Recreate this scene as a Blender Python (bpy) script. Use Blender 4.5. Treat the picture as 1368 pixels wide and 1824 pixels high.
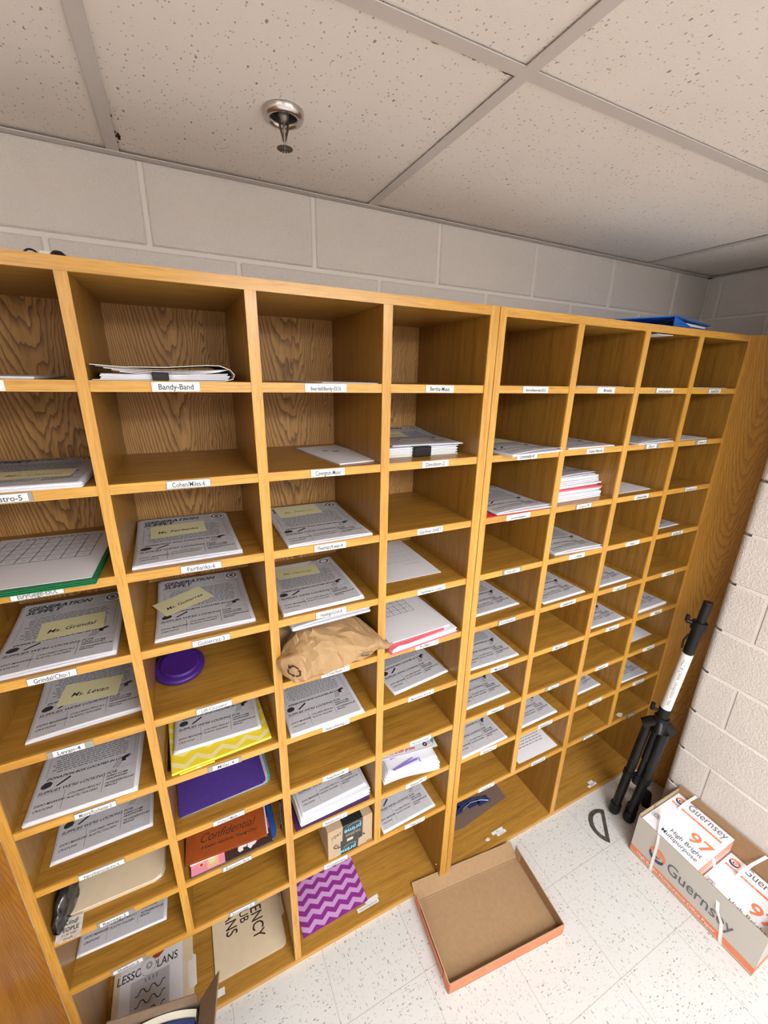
import bpy, math, random
from mathutils import Vector, Matrix, noise, Euler
for o in list(bpy.data.objects): bpy.data.objects.remove(o)
SC = bpy.context.scene
COL = SC.collection
R = math.radians

# ------------------------------------------------------------------ camera
cam_d = bpy.data.cameras.new('camera'); cam = bpy.data.objects.new('camera', cam_d); COL.objects.link(cam)
_r = Vector((0.9006599925, -0.4340632776, 0.0200162158)); _u = Vector((0.1178808722, 0.2884151448, 0.9502214501)); _f = Vector((0.4182292169, 0.8534669152, -0.3109317399))
M = Matrix(((_r.x, _u.x, -_f.x, -0.367), (_r.y, _u.y, -_f.y, -0.9066), (_r.z, _u.z, -_f.z, 1.9586), (0, 0, 0, 1)))
cam.matrix_world = M
cam_d.sensor_fit = 'HORIZONTAL'; cam_d.sensor_width = 36; cam_d.lens = 19.327; cam_d.clip_start = 0.02
SC.camera = cam

# ------------------------------------------------------------------ view, world, lights
SC.view_settings.view_transform = 'Standard'; SC.view_settings.look = 'None'
SC.view_settings.exposure = -0.05; SC.view_settings.gamma = 1; SC.view_settings.use_curve_mapping = False
W = bpy.data.worlds.new('world'); SC.world = W; W.use_nodes = True
W.node_tree.nodes['Background'].inputs[0].default_value = (0.9, 0.92, 1, 1); W.node_tree.nodes['Background'].inputs[1].default_value = 0.05
CEIL = 2.417
TROFFERS = [(0.40, -1.75, 41), (-1.45, -2.1, 17), (0.40, -3.0, 26)]
for lx, ly, pw in TROFFERS:
    ld = bpy.data.lights.new('troffer_lamp', 'AREA'); ld.shape = 'RECTANGLE'; ld.size = 1.1; ld.size_y = 0.5; ld.energy = pw; ld.color = (0.97, 0.995, 1.04)
    lo = bpy.data.objects.new('troffer_lamp', ld); lo.location = (lx, ly, CEIL - 0.085); COL.objects.link(lo)

# ------------------------------------------------------------------ materials
MATS = {}
def new_mat(name, color, rough=0.6, metal=0.0, spec=0.5, coat=0.0):
    m = bpy.data.materials.new(name); m.use_nodes = True
    b = m.node_tree.nodes['Principled BSDF']
    b.inputs['Base Color'].default_value = (*color, 1); b.inputs['Roughness'].default_value = rough
    b.inputs['Metallic'].default_value = metal; b.inputs['Specular IOR Level'].default_value = spec
    b.inputs['Coat Weight'].default_value = coat; b.inputs['Coat Roughness'].default_value = 0.15
    MATS[name] = m
    return m
class NT:
    def __init__(s, m): s.t = m.node_tree; s.b = s.t.nodes['Principled BSDF']
    def n(s, typ, **kw):
        nd = s.t.nodes.new(typ)
        for k, v in kw.items():
            if k.startswith('i_'): nd.inputs[k[2:].replace('_', ' ')].default_value = v
            else: setattr(nd, k, v)
        return nd
    def l(s, a, b): s.t.links.new(a, b)
    def math(s, op, a, b=None, c=None):
        nd = s.t.nodes.new('ShaderNodeMath'); nd.operation = op
        for i, v in enumerate((a, b, c)):
            if v is None: continue
            if isinstance(v, (int, float)): nd.inputs[i].default_value = v
            else: s.l(v, nd.inputs[i])
        return nd.outputs[0]
    def ramp(s, fac, stops):
        nd = s.t.nodes.new('ShaderNodeValToRGB'); e = nd.color_ramp.elements
        while len(e) < len(stops): e.new(0.5)
        for i, (p, c) in enumerate(stops):
            e[i].position = p; e[i].color = (*c, 1) if len(c) == 3 else c
        s.l(fac, nd.inputs[0]); return nd.outputs[0]
    def mix(s, fac, a, b, mode='MIX'):
        nd = s.t.nodes.new('ShaderNodeMix'); nd.data_type = 'RGBA'; nd.blend_type = mode
        for sock, v in ((nd.inputs[0], fac), (nd.inputs[6], a), (nd.inputs[7], b)):
            if isinstance(v, (int, float)): sock.default_value = v
            elif isinstance(v, tuple): sock.default_value = (*v, 1)
            else: s.l(v, sock)
        return nd.outputs[2]
    def coords(s, scale=(1, 1, 1), off=(0, 0, 0)):
        tc = s.n('ShaderNodeTexCoord'); mp = s.n('ShaderNodeMapping')
        mp.inputs['Scale'].default_value = scale; mp.inputs['Location'].default_value = off
        s.l(tc.outputs['Object'], mp.inputs[0]); return mp.outputs[0]
    def noise(s, vec, scale, detail=3, rough=0.55, dist=0.0):
        nd = s.n('ShaderNodeTexNoise'); nd.inputs['Scale'].default_value = scale; nd.inputs['Detail'].default_value = detail
        nd.inputs['Roughness'].default_value = rough; nd.inputs['Distortion'].default_value = dist
        s.l(vec, nd.inputs['Vector']); return nd.outputs['Fac']
    def bump(s, h, strength=0.2, dist=0.001):
        nd = s.n('ShaderNodeBump'); nd.inputs['Strength'].default_value = strength; nd.inputs['Distance'].default_value = dist
        s.l(h, nd.inputs['Height']); s.l(nd.outputs[0], s.b.inputs['Normal'])

def oak(name, grain='x', light=(0.60, 0.315, 0.07), dark=(0.36, 0.155, 0.026), cathedral=0.0, rough=0.38, period=0.295, off=0.0, coat=0.15, zoff=0.0, line=None):
    m = new_mat(name, light, rough, coat=coat); t = NT(m)
    sc = {'x': (1, 22, 22), 'z': (22, 22, 1), 'y': (22, 1, 22)}[grain]
    v = t.coords(sc)
    n1 = t.noise(v, 2.2, 4, 0.6)
    n2 = t.noise(v, 11.0, 3, 0.7)
    fine = t.noise(t.coords({'x': (6, 160, 160), 'z': (160, 160, 6), 'y': (160, 6, 160)}[grain]), 2.5, 2, 0.6)
    f = t.math('ADD', t.math('MULTIPLY', n1, 0.6), t.math('MULTIPLY', n2, 0.4))
    col = t.ramp(f, [(0.34, dark), (0.47, tuple(0.45 * a + 0.55 * b for a, b in zip(dark, light))), (0.62, light)])
    pore = t.ramp(fine, [(0.36, (0, 0, 0)), (0.46, (1, 1, 1))])
    col = t.mix(0.45, col, t.mix(pore, tuple(c * 0.75 for c in dark), col))
    if cathedral > 0:
        tc = t.n('ShaderNodeTexCoord'); sp = t.n('ShaderNodeSeparateXYZ'); t.l(tc.outputs['Object'], sp.inputs[0])
        wob = t.math('SUBTRACT', t.noise(t.coords((9, 9, 2.2)), 1.0, 4, 0.6), 0.5)
        wob2 = t.math('SUBTRACT', t.noise(t.coords((60, 60, 9)), 1.0, 2, 0.6), 0.5)
        xx = t.math('ADD', sp.outputs[0], off)
        xx = t.math('SUBTRACT', t.math('FLOORED_MODULO', xx, period), period / 2)
        xx = t.math('ADD', xx, t.math('MULTIPLY', wob, 0.05))
        par = t.math('MULTIPLY', t.math('POWER', t.math('ABSOLUTE', xx), 1.7), 190)
        val = t.math('SUBTRACT', par, t.math('MULTIPLY', t.math('ADD', sp.outputs[2], zoff), 6.5))
        val = t.math('ADD', val, t.math('MULTIPLY', wob, 2.4)); val = t.math('ADD', val, t.math('MULTIPLY', wob2, 0.30))
        fr = t.math('FRACT', t.math('MULTIPLY', val, 2.7))
        ln = t.ramp(fr, [(0.0, (1, 1, 1)), (0.10, (0.75, 0.75, 0.75)), (0.45, (0.05, 0.05, 0.05)), (0.9, (0, 0, 0)), (1.0, (1, 1, 1))])
        ln = t.math('MULTIPLY', ln, cathedral)
        col = t.mix(ln, col, line or tuple(c * 0.62 for c in dark))
    t.l(col, t.b.inputs['Base Color'])
    t.bump(fine, 0.12, 0.0006)
    return m
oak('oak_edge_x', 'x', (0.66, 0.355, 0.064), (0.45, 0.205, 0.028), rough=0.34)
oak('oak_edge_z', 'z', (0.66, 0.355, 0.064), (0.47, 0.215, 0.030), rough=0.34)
oak('oak_shelf_shaded', 'x', (0.44, 0.225, 0.036), (0.25, 0.112, 0.015), rough=0.36)  # same oak as the front edges, cubby shade darkened into the colour
oak('oak_side_shaded', 'z', (0.36, 0.178, 0.028), (0.22, 0.096, 0.013), rough=0.36)  # panel and divider oak, base colour lowered to carry the interior shade
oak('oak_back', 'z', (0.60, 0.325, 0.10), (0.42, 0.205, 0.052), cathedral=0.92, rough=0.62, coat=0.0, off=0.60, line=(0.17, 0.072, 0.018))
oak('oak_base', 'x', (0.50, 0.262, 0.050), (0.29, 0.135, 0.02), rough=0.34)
oak('oak_door', 'z', (0.44, 0.185, 0.020), (0.29, 0.10, 0.010), cathedral=0.6, rough=0.36, period=0.26, coat=0.1, zoff=0.3)
oak('oak_end', 'z', (0.52, 0.265, 0.038), (0.37, 0.16, 0.018), cathedral=0.62, rough=0.36, period=0.20, off=0.01, coat=0.1, zoff=0.3)

def paint_block():
    m = new_mat('painted_block', (0.72, 0.66, 0.61), 0.42); t = NT(m)
    v = t.coords()
    a = t.noise(v, 210, 3, 0.6); b = t.noise(v, 110, 2, 0.5)
    h = t.math('ADD', a, b)
    big = t.noise(v, 2.0, 3)
    t.l(t.ramp(big, [(0.3, (0.68, 0.625, 0.575)), (0.7, (0.75, 0.695, 0.645))]), t.b.inputs['Base Color'])
    t.bump(h, 0.6, 0.004)
paint_block()
new_mat('mortar_paint', (0.78, 0.73, 0.69), 0.5)
def ceil_tile():
    m = new_mat('ceiling_tile', (0.66, 0.60, 0.52), 0.9, spec=0.2); t = NT(m)
    v = t.coords((1, 1, 1))
    def pits(scale, thr, size, seed, sx=(1, 1, 0.01)):
        vv = t.coords(sx, (seed, seed * 2, 0))
        vo = t.n('ShaderNodeTexVoronoi'); vo.inputs['Scale'].default_value = scale; t.l(vv, vo.inputs['Vector'])
        sep = t.n('ShaderNodeSeparateColor'); t.l(vo.outputs['Color'], sep.inputs[0])
        keep = t.math('GREATER_THAN', sep.outputs[0], thr)
        lim = t.math('MULTIPLY', sep.outputs[1], size)
        return t.math('MULTIPLY', keep, t.math('LESS_THAN', vo.outputs['Distance'], lim))
    p1 = pits(95, 0.76, 0.23, 3.1, (1, 0.6, 0.01)); p2 = pits(210, 0.62, 0.36, 7.7, (1, 0.7, 0.01))
    p = t.math('MAXIMUM', p1, t.math('MULTIPLY', p2, 0.75))
    base = t.ramp(t.noise(v, 1.6, 3), [(0.3, (0.79, 0.73, 0.67)), (0.7, (0.86, 0.80, 0.745))])
    col = t.mix(t.math('MULTIPLY', p, 0.78), base, (0.22, 0.165, 0.12))
    t.l(col, t.b.inputs['Base Color'])
    t.bump(t.math('SUBTRACT', t.noise(v, 300, 3), t.math('MULTIPLY', p, 2.0)), 0.35, 0.002)
ceil_tile()
new_mat('tee_metal', (0.60, 0.55, 0.52), 0.5)
new_mat('chipped_tile', (0.13, 0.085, 0.06), 0.95)
def vct():
    m = new_mat('floor_tile', (0.8, 0.8, 0.78), 0.30, spec=0.4); t = NT(m)
    TS = 0.3048; OX, OY = 0.780, -0.511
    tc = t.n('ShaderNodeTexCoord'); sp = t.n('ShaderNodeSeparateXYZ'); t.l(tc.outputs['Object'], sp.inputs[0])
    x = t.math('DIVIDE', t.math('SUBTRACT', sp.outputs[0], OX), TS); y = t.math('DIVIDE', t.math('SUBTRACT', sp.outputs[1], OY), TS)
    fx = t.math('FLOOR', x); fy = t.math('FLOOR', y)
    par = t.math('FLOORED_MODULO', t.math('ADD', fx, fy), 2.0)
    inv = t.math('SUBTRACT', 1.0, par)
    u = t.math('ADD', t.math('MULTIPLY', sp.outputs[0], par), t.math('MULTIPLY', sp.outputs[1], inv))
    w = t.math('ADD', t.math('MULTIPLY', sp.outputs[1], par), t.math('MULTIPLY', sp.outputs[0], inv))
    u = t.math('ADD', u, t.math('MULTIPLY', fx, 3.37)); w = t.math('ADD', w, t.math('MULTIPLY', fy, 5.91))
    def flecks(su, sw, thr, size, seed):
        cb = t.n('ShaderNodeCombineXYZ'); t.l(t.math('MULTIPLY', u, su), cb.inputs[0]); t.l(t.math('MULTIPLY', w, sw), cb.inputs[1]); cb.inputs[2].default_value = seed
        nz = t.n('ShaderNodeTexNoise'); nz.inputs['Scale'].default_value = 1.3; t.l(cb.outputs[0], nz.inputs['Vector'])
        ad = t.n('ShaderNodeVectorMath'); ad.operation = 'ADD'; t.l(cb.outputs[0], ad.inputs[0])
        sc = t.n('ShaderNodeVectorMath'); sc.operation = 'SCALE'; t.l(nz.outputs['Color'], sc.inputs[0]); sc.inputs['Scale'].default_value = 0.9; t.l(sc.outputs[0], ad.inputs[1])
        vo = t.n('ShaderNodeTexVoronoi'); vo.inputs['Scale'].default_value = 1.0; t.l(ad.outputs[0], vo.inputs['Vector'])
        s3 = t.n('ShaderNodeSeparateColor'); t.l(vo.outputs['Color'], s3.inputs[0])
        keep = t.math('GREATER_THAN', s3.outputs[0], thr)
        return t.math('MULTIPLY', keep, t.math('LESS_THAN', vo.outputs['Distance'], t.math('MULTIPLY', s3.outputs[1], size))), s3.outputs[2]
    f1, c1 = flecks(78, 200, 0.55, 0.40, 0.3)
    f2, c2 = flecks(110, 260, 0.5, 0.42, 5.3)
    f3, c3 = flecks(28, 70, 0.55, 0.55, 9.3)
    base = (0.645, 0.642, 0.62)
    col = t.mix(t.math('MULTIPLY', f3, 0.35), base, (0.60, 0.60, 0.57))
    fc = t.ramp(c1, [(0.0, (0.16, 0.165, 0.155)), (0.35, (0.27, 0.27, 0.24)), (0.7, (0.12, 0.13, 0.125)), (0.9, (0.22, 0.19, 0.17)), (0.95, (0.36, 0.16, 0.16)), (1.0, (0.36, 0.28, 0.20))])
    col = t.mix(t.math('MULTIPLY', f1, 0.72), col, fc)
    col = t.mix(t.math('MULTIPLY', f2, 0.65), col, t.ramp(c2, [(0.0, (0.30, 0.29, 0.26)), (0.8, (0.45, 0.43, 0.38)), (1.0, (0.48, 0.30, 0.27))]))
    ex = t.math('ABSOLUTE', t.math('SUBTRACT', t.math('FRACT', x), 0.5)); ey = t.math('ABSOLUTE', t.math('SUBTRACT', t.math('FRACT', y), 0.5))
    seam = t.math('GREATER_THAN', t.math('MAXIMUM', ex, ey), 0.4968)
    col = t.mix(t.math('MULTIPLY', seam, 0.75), col, (0.38, 0.35, 0.31))
    t.l(col, t.b.inputs['Base Color'])
    t.bump(t.math('SUBTRACT', t.noise(t.coords(), 30, 2), seam), 0.08, 0.001)
vct()
def simple_noise(name, c1, c2, scale, rough=0.7, bump=0.1, metal=0.0, bd=0.001, spec=0.4):
    m = new_mat(name, c1, rough, metal, spec); t = NT(m); n = t.noise(t.coords(), scale, 4, 0.6)
    t.l(t.ramp(n, [(0.3, c1), (0.7, c2)]), t.b.inputs['Base Color'])
    if bump: t.bump(n, bump, bd)
    return m
simple_noise('paper', (0.80, 0.80, 0.84), (0.84, 0.84, 0.88), 8, 0.75, 0.03)
simple_noise('paper_edge', (0.74, 0.74, 0.80), (0.85, 0.85, 0.90), 500, 0.8, 0.1)
simple_noise('print_tone', (0.53, 0.53, 0.565), (0.58, 0.58, 0.61), 25, 0.75, 0)
new_mat('ink', (0.035, 0.035, 0.04), 0.6); new_mat('ink_grey', (0.20, 0.20, 0.22), 0.6); new_mat('ink_faint', (0.42, 0.42, 0.45), 0.6)
simple_noise('sticky', (0.77, 0.73, 0.42), (0.80, 0.77, 0.47), 12, 0.7, 0.03)
new_mat('pen_ink', (0.04, 0.035, 0.05), 0.5); new_mat('pencil', (0.42, 0.38, 0.22), 0.6)
new_mat('label_white', (0.80, 0.80, 0.78), 0.4); new_mat('label_holder', (0.30, 0.29, 0.26), 0.25, spec=0.7); new_mat('label_ink', (0.06, 0.06, 0.08), 0.5)
simple_noise('cardboard', (0.36, 0.225, 0.115), (0.40, 0.255, 0.135), 60, 0.85, 0.08)
simple_noise('cardboard_dark', (0.22, 0.15, 0.10), (0.26, 0.18, 0.12), 60, 0.85, 0.08)
simple_noise('cardboard_pale', (0.46, 0.33, 0.21), (0.50, 0.37, 0.24), 60, 0.85, 0.08)
simple_noise('kraft', (0.38, 0.235, 0.110), (0.46, 0.295, 0.145), 14, 0.8, 0.25, bd=0.002)
simple_noise('orange_print', (0.80, 0.22, 0.09), (0.84, 0.26, 0.12), 20, 0.5, 0)
simple_noise('orange_side', (0.76, 0.20, 0.09), (0.82, 0.25, 0.13), 20, 0.6, 0)
new_mat('carton_grey', (0.56, 0.53, 0.48), 0.6); new_mat('ream_white', (0.86, 0.86, 0.90), 0.45); new_mat('ream_pink', (0.85, 0.42, 0.30), 0.5)
new_mat('navy_ink', (0.05, 0.065, 0.12), 0.5); new_mat('text_grey', (0.13, 0.13, 0.16), 0.5)
new_mat('strap', (0.92, 0.91, 0.88), 0.35)
new_mat('black_plastic', (0.006, 0.006, 0.0065), 0.45, spec=0.3); new_mat('black_satin', (0.007, 0.007, 0.0075), 0.38, spec=0.35); new_mat('black_metal', (0.03, 0.03, 0.03), 0.3, 0.6)
simple_noise('chrome', (0.50, 0.46, 0.43), (0.62, 0.58, 0.55), 40, 0.22, 0.05, 0.95)
new_mat('steel_dark', (0.10, 0.085, 0.07), 0.35, 0.8); new_mat('dark_void', (0.008, 0.008, 0.008), 0.9)
simple_noise('worn_metal', (0.16, 0.14, 0.12), (0.32, 0.29, 0.26), 70, 0.4, 0.1, 0.75)
simple_noise('manila', (0.74, 0.60, 0.40), (0.78, 0.645, 0.45), 30, 0.75, 0.03)
new_mat('manila_tab', (0.80, 0.76, 0.70), 0.6)
simple_noise('purple_folder', (0.075, 0.035, 0.24), (0.09, 0.045, 0.28), 90, 0.55, 0.05)
new_mat('purple_dark', (0.06, 0.015, 0.09), 0.5); new_mat('purple_lid', (0.05, 0.012, 0.17), 0.42)
new_mat('teal_folder', (0.18, 0.50, 0.52), 0.5); new_mat('lilac_folder', (0.72, 0.60, 0.78), 0.5)
simple_noise('rust_folder', (0.33, 0.068, 0.010), (0.38, 0.082, 0.014), 40, 0.6, 0.03)
new_mat('dark_brown', (0.055, 0.028, 0.022), 0.45); new_mat('blue_folder', (0.02, 0.10, 0.42), 0.4); new_mat('green_folder', (0.01, 0.20, 0.07), 0.4)
new_mat('blue_binder', (0.015, 0.12, 0.48), 0.35); new_mat('red_folder', (0.72, 0.03, 0.05), 0.5); new_mat('pink_folder', (0.86, 0.17, 0.22), 0.55)
new_mat('pink_card', (0.86, 0.32, 0.42), 0.5); new_mat('peach', (0.85, 0.55, 0.30), 0.5); new_mat('magenta', (0.62, 0.06, 0.16), 0.4)
new_mat('red_ink', (0.62, 0.03, 0.05), 0.5); new_mat('violet_ink', (0.28, 0.20, 0.72), 0.5); new_mat('cyan_ink', (0.08, 0.48, 0.60), 0.5)
new_mat('tape_black', (0.018, 0.020, 0.024), 0.3); new_mat('prime_blue', (0.20, 0.56, 0.70), 0.4); new_mat('prime_tan', (0.62, 0.48, 0.30), 0.5)
new_mat('navy_cloth', (0.02, 0.03, 0.12), 0.6); new_mat('silver', (0.5, 0.55, 0.6), 0.3, 0.6)
new_mat('ivory', (0.80, 0.78, 0.66), 0.5); new_mat('magazine_blue', (0.03, 0.045, 0.16), 0.45); new_mat('magazine_paper', (0.62, 0.68, 0.66), 0.5)
simple_noise('granite_card', (0.50, 0.45, 0.38), (0.78, 0.73, 0.66), 120, 0.6, 0)
simple_noise('glossy_black_bag', (0.012, 0.012, 0.014), (0.03, 0.03, 0.034), 30, 0.16, 0.3, bd=0.003, spec=0.9)
simple_noise('tape_mark', (0.72, 0.62, 0.52), (0.80, 0.72, 0.62), 80, 0.6, 0)
mm = new_mat('clear_plastic', (0.30, 0.22, 0.20), 0.2, spec=0.3); mm.node_tree.nodes['Principled BSDF'].inputs['Alpha'].default_value = 0.24
mm = new_mat('lamp_diffuser', (0.9, 0.9, 0.88), 0.6); mm.node_tree.nodes['Principled BSDF'].inputs['Emission Color'].default_value = (0.97, 0.995, 1.0, 1); mm.node_tree.nodes['Principled BSDF'].inputs['Emission Strength'].default_value = 9
def chevron(name, ca, cb, px, pz, amp, rough=0.35, cc=None, wid=0.5):
    m = new_mat(name, ca, rough); t = NT(m)
    tc = t.n('ShaderNodeTexCoord'); sp = t.n('ShaderNodeSeparateXYZ'); t.l(tc.outputs['Object'], sp.inputs[0])
    zz = t.math('PINGPONG', sp.outputs[0], px / 2)
    v = t.math('ADD', sp.outputs[1], t.math('MULTIPLY', zz, amp / (px / 2)))
    fr = t.math('FRACT', t.math('DIVIDE', v, pz))
    k = t.math('GREATER_THAN', fr, wid)
    col = t.mix(k, ca, cb)
    if cc:
        col = t.mix(t.math('GREATER_THAN', fr, 0.93), col, cc)
    t.l(col, t.b.inputs['Base Color'])
chevron('chevron_purple', (0.27, 0.035, 0.28), (0.62, 0.36, 0.68), 0.052, 0.036, 0.016)
chevron('chevron_yellow', (0.88, 0.70, 0.04), (0.90, 0.80, 0.36), 0.062, 0.040, 0.022, wid=0.6)

# ------------------------------------------------------------------ mesh builder
_tc = {}
def text_mesh(body, size, bold, align, shear, sx):
    k = (body, bold, align, shear)
    if k not in _tc:
        c = bpy.data.curves.new('t', 'FONT'); c.body = body; c.size = 1; c.offset = bold; c.align_x = align; c.align_y = 'BOTTOM_BASELINE'; c.shear = shear; c.resolution_u = 3
        o = bpy.data.objects.new('t', c); COL.objects.link(o)
        dg = bpy.context.evaluated_depsgraph_get(); me = bpy.data.meshes.new_from_object(o.evaluated_get(dg))
        _tc[k] = ([v.co.copy() for v in me.vertices], [tuple(p.vertices) for p in me.polygons])
        bpy.data.objects.remove(o); bpy.data.curves.remove(c); bpy.data.meshes.remove(me)
    vs, fs = _tc[k]
    return [Vector((v.x * size * sx, v.y * size, 0)) for v in vs], fs
def plane_m(origin, right, up):
    r = Vector(right).normalized(); u = Vector(up).normalized(); n = r.cross(u)
    return Matrix(((r.x, u.x, n.x, origin[0]), (r.y, u.y, n.y, origin[1]), (r.z, u.z, n.z, origin[2]), (0, 0, 0, 1)))
class MB:
    def __init__(s): s.v = []; s.f = []; s.m = []; s.s = []; s.mats = []
    def mi(s, name):
        if name not in s.mats: s.mats.append(name)
        return s.mats.index(name)
    def add(s, vs, fs, mat, smooth=False, M=None):
        o = len(s.v); k = s.mi(mat)
        s.v += [(M @ Vector(v)) if M else Vector(v) for v in vs]
        for f in fs: s.f.append([i + o for i in f]); s.m.append(k); s.s.append(smooth)
        return s
    def box(s, x0, x1, y0, y1, z0, z1, mat, M=None, ch=0.0, faces=None):
        """box; faces = optional dict of side name -> material"""
        if ch > 0:
            c = ch; vs = []; 
            for z, e in ((z0, c), (z0 + c, 0), (z1 - c, 0), (z1, c)):
                a, b, d, g = x0 + e, x1 - e, y0 + e, y1 - e; q = c - e if e == 0 else 0
                if e: vs += [(a, d, z), (a, d, z), (b, d, z), (b, d, z), (b, g, z), (b, g, z), (a, g, z), (a, g, z)]
                else: vs += [(x0, y0 + c, z), (x0 + c, y0, z), (x1 - c, y0, z), (x1, y0 + c, z), (x1, y1 - c, z), (x1 - c, y1, z), (x0 + c, y1, z), (x0, y1 - c, z)]
            fs = [(7, 6, 5, 4, 3, 2, 1, 0), tuple(24 + i for i in range(8))]
            for L in range(3):
                for i in range(8):
                    j = (i + 1) % 8; fs.append((L * 8 + i, L * 8 + j, L * 8 + 8 + j, L * 8 + 8 + i))
            return s.add(vs, fs, mat, M=M)
        vs = [(x0, y0, z0), (x1, y0, z0), (x1, y1, z0), (x0, y1, z0), (x0, y0, z1), (x1, y0, z1), (x1, y1, z1), (x0, y1, z1)]
        F = {'bottom': (3, 2, 1, 0), 'top': (4, 5, 6, 7), 'front': (0, 1, 5, 4), 'right': (1, 2, 6, 5), 'back': (2, 3, 7, 6), 'left': (3, 0, 4, 7)}
        for n_, f in F.items(): s.add([vs[i] for i in f], [(0, 1, 2, 3)], (faces or {}).get(n_, mat), M=M)
        return s
    def prism(s, pts, z0, z1, mat, M=None, top=None):
        n = len(pts); vs = [(x, y, z0) for x, y in pts] + [(x, y, z1) for x, y in pts]
        s.add(vs, [tuple(reversed(range(n)))] + [(i, (i + 1) % n, n + (i + 1) % n, n + i) for i in range(n)], mat, M=M)
        s.add([(x, y, z1) for x, y in pts], [tuple(range(n))], top or mat, M=M)
        return s
    def rect(s, x0, x1, y0, y1, z, mat, M=None, n=1):
        vs = []; fs = []
        for i in range(n + 1):
            x = x0 + (x1 - x0) * i / n; vs += [(x, y0, z), (x, y1, z)]
        for i in range(n): fs.append((2 * i, 2 * i + 2, 2 * i + 3, 2 * i + 1))
        return s.add(vs, fs, mat, M=M)
    def grid(s, x0, x1, y0, y1, z, n, m, mat, M=None):
        vs = [(x0 + (x1 - x0) * i / n, y0 + (y1 - y0) * j / m, z) for j in range(m + 1) for i in range(n + 1)]
        fs = [(j * (n + 1) + i, j * (n + 1) + i + 1, (j + 1) * (n + 1) + i + 1, (j + 1) * (n + 1) + i) for j in range(m) for i in range(n)]
        return s.add(vs, fs, mat, True, M)
    def line(s, a, b, w, z, mat, M=None, n=4):
        a = Vector((a[0], a[1])); b = Vector((b[0], b[1])); d = (b - a); p = Vector((-d.y, d.x)).normalized() * w / 2; vs = []
        for i in range(n + 1):
            c = a + d * i / n; vs += [(c.x - p.x, c.y - p.y, z), (c.x + p.x, c.y + p.y, z)]
        return s.add(vs, [(2 * i, 2 * i + 2, 2 * i + 3, 2 * i + 1) for i in range(n)], mat, M=M)
    def pline(s, pts, w, z, mat, M=None):
        for a, b in zip(pts[:-1], pts[1:]):
            s.line(a, b, w, z, mat, M, 1)
        return s
    def disc(s, cx, cy, r, z, mat, M=None, r0=0.0, seg=20, ry=1.0):
        vs = []; fs = []
        for i in range(seg):
            a = 2 * math.pi * i / seg; vs += [(cx + r * math.cos(a), cy + ry * r * math.sin(a), z), (cx + r0 * math.cos(a), cy + ry * r0 * math.sin(a), z)]
        for i in range(seg):
            j = (i + 1) % seg; fs.append((2 * i, 2 * j, 2 * j + 1, 2 * i + 1))
        return s.add(vs, fs, mat, M=M)
    def text(s, body, size, x, y, z, mat, M=None, align='LEFT', bold=0.0, shear=0.0, sx=1.0, rot=0.0):
        vs, fs = text_mesh(body, size, bold, align, shear, sx)
        L = Matrix.Translation((x, y, z)) @ Matrix.Rotation(rot, 4, 'Z')
        return s.add([L @ v for v in vs], fs, mat, M=M)
    def tube(s, pts, r, mat, seg=10, closed=False, M=None):
        pts = [Vector(p) for p in pts]; n = len(pts); rs = r if isinstance(r, (list, tuple)) else [r] * n; vs = []; fs = []
        up = None
        for i, p in enumerate(pts):
            if closed: d = pts[(i + 1) % n] - pts[i - 1]
            else: d = pts[min(i + 1, n - 1)] - pts[max(i - 1, 0)]
            d.normalize()
            if up is None: up = Vector((0, 0, 1)) if abs(d.z) < 0.9 else Vector((1, 0, 0))
            a = d.cross(up); a.normalize(); b = a.cross(d); up = b
            for k in range(seg):
                t = 2 * math.pi * k / seg; vs.append(p + a * math.cos(t) * rs[i] + b * math.sin(t) * rs[i])
        for i in range(n if closed else n - 1):
            for k in range(seg):
                j = (i + 1) % n; q = (k + 1) % seg; fs.append((i * seg + k, i * seg + q, j * seg + q, j * seg + k))
        s.add(vs, fs, mat, True, M)
        if not closed:
            s.add(vs[:seg], [tuple(range(seg))], mat, M=M); s.add(vs[-seg:], [tuple(reversed(range(seg)))], mat, M=M)
        return s
    def lathe(s, prof, mat, seg=32, M=None, cap=True):
        vs = []; fs = []; n = len(prof)
        for r, z in prof:
            for k in range(seg):
                t = 2 * math.pi * k / seg; vs.append((r * math.cos(t), r * math.sin(t), z))
        for i in range(n - 1):
            for k in range(seg):
                q = (k + 1) % seg; fs.append((i * seg + k, i * seg + q, (i + 1) * seg + q, (i + 1) * seg + k))
        s.add(vs, fs, mat, True, M)
        if cap:
            s.add(vs[:seg], [tuple(reversed(range(seg)))], mat, M=M); s.add(vs[-seg:], [tuple(range(seg))], mat, M=M)
        return s
    def warp(s, fn): s.v = [Vector(fn(v)) for v in s.v]; return s
    def mesh(s, name):
        me = bpy.data.meshes.new(name); me.from_pydata([tuple(v) for v in s.v], [], s.f); me.update()
        for n in s.mats: me.materials.append(MATS[n])
        me.polygons.foreach_set('material_index', s.m); me.polygons.foreach_set('use_smooth', s.s); me.update()
        return me
    def build(s, name, parent=None, loc=None, bevel=0.0):
        """vertices are in world space; parent's location (or loc) becomes the origin"""
        org = Vector(loc) if loc is not None else (parent_origin(parent) if parent else Vector((0, 0, 0)))
        s.v = [v - org for v in s.v]
        o = bpy.data.objects.new(name, s.mesh(name)); COL.objects.link(o)
        if parent: o.parent = parent
        if loc is not None: o.location = Vector(loc) - (parent_origin(parent) if parent else Vector((0, 0, 0)))
        if bevel:
            bv = o.modifiers.new('bevel', 'BEVEL'); bv.width = bevel; bv.segments = 2; bv.limit_method = 'ANGLE'
        return o
def parent_origin(p):
    v = Vector((0, 0, 0))
    while p: v = v + Vector(p.location); p = p.parent
    return v
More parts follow.
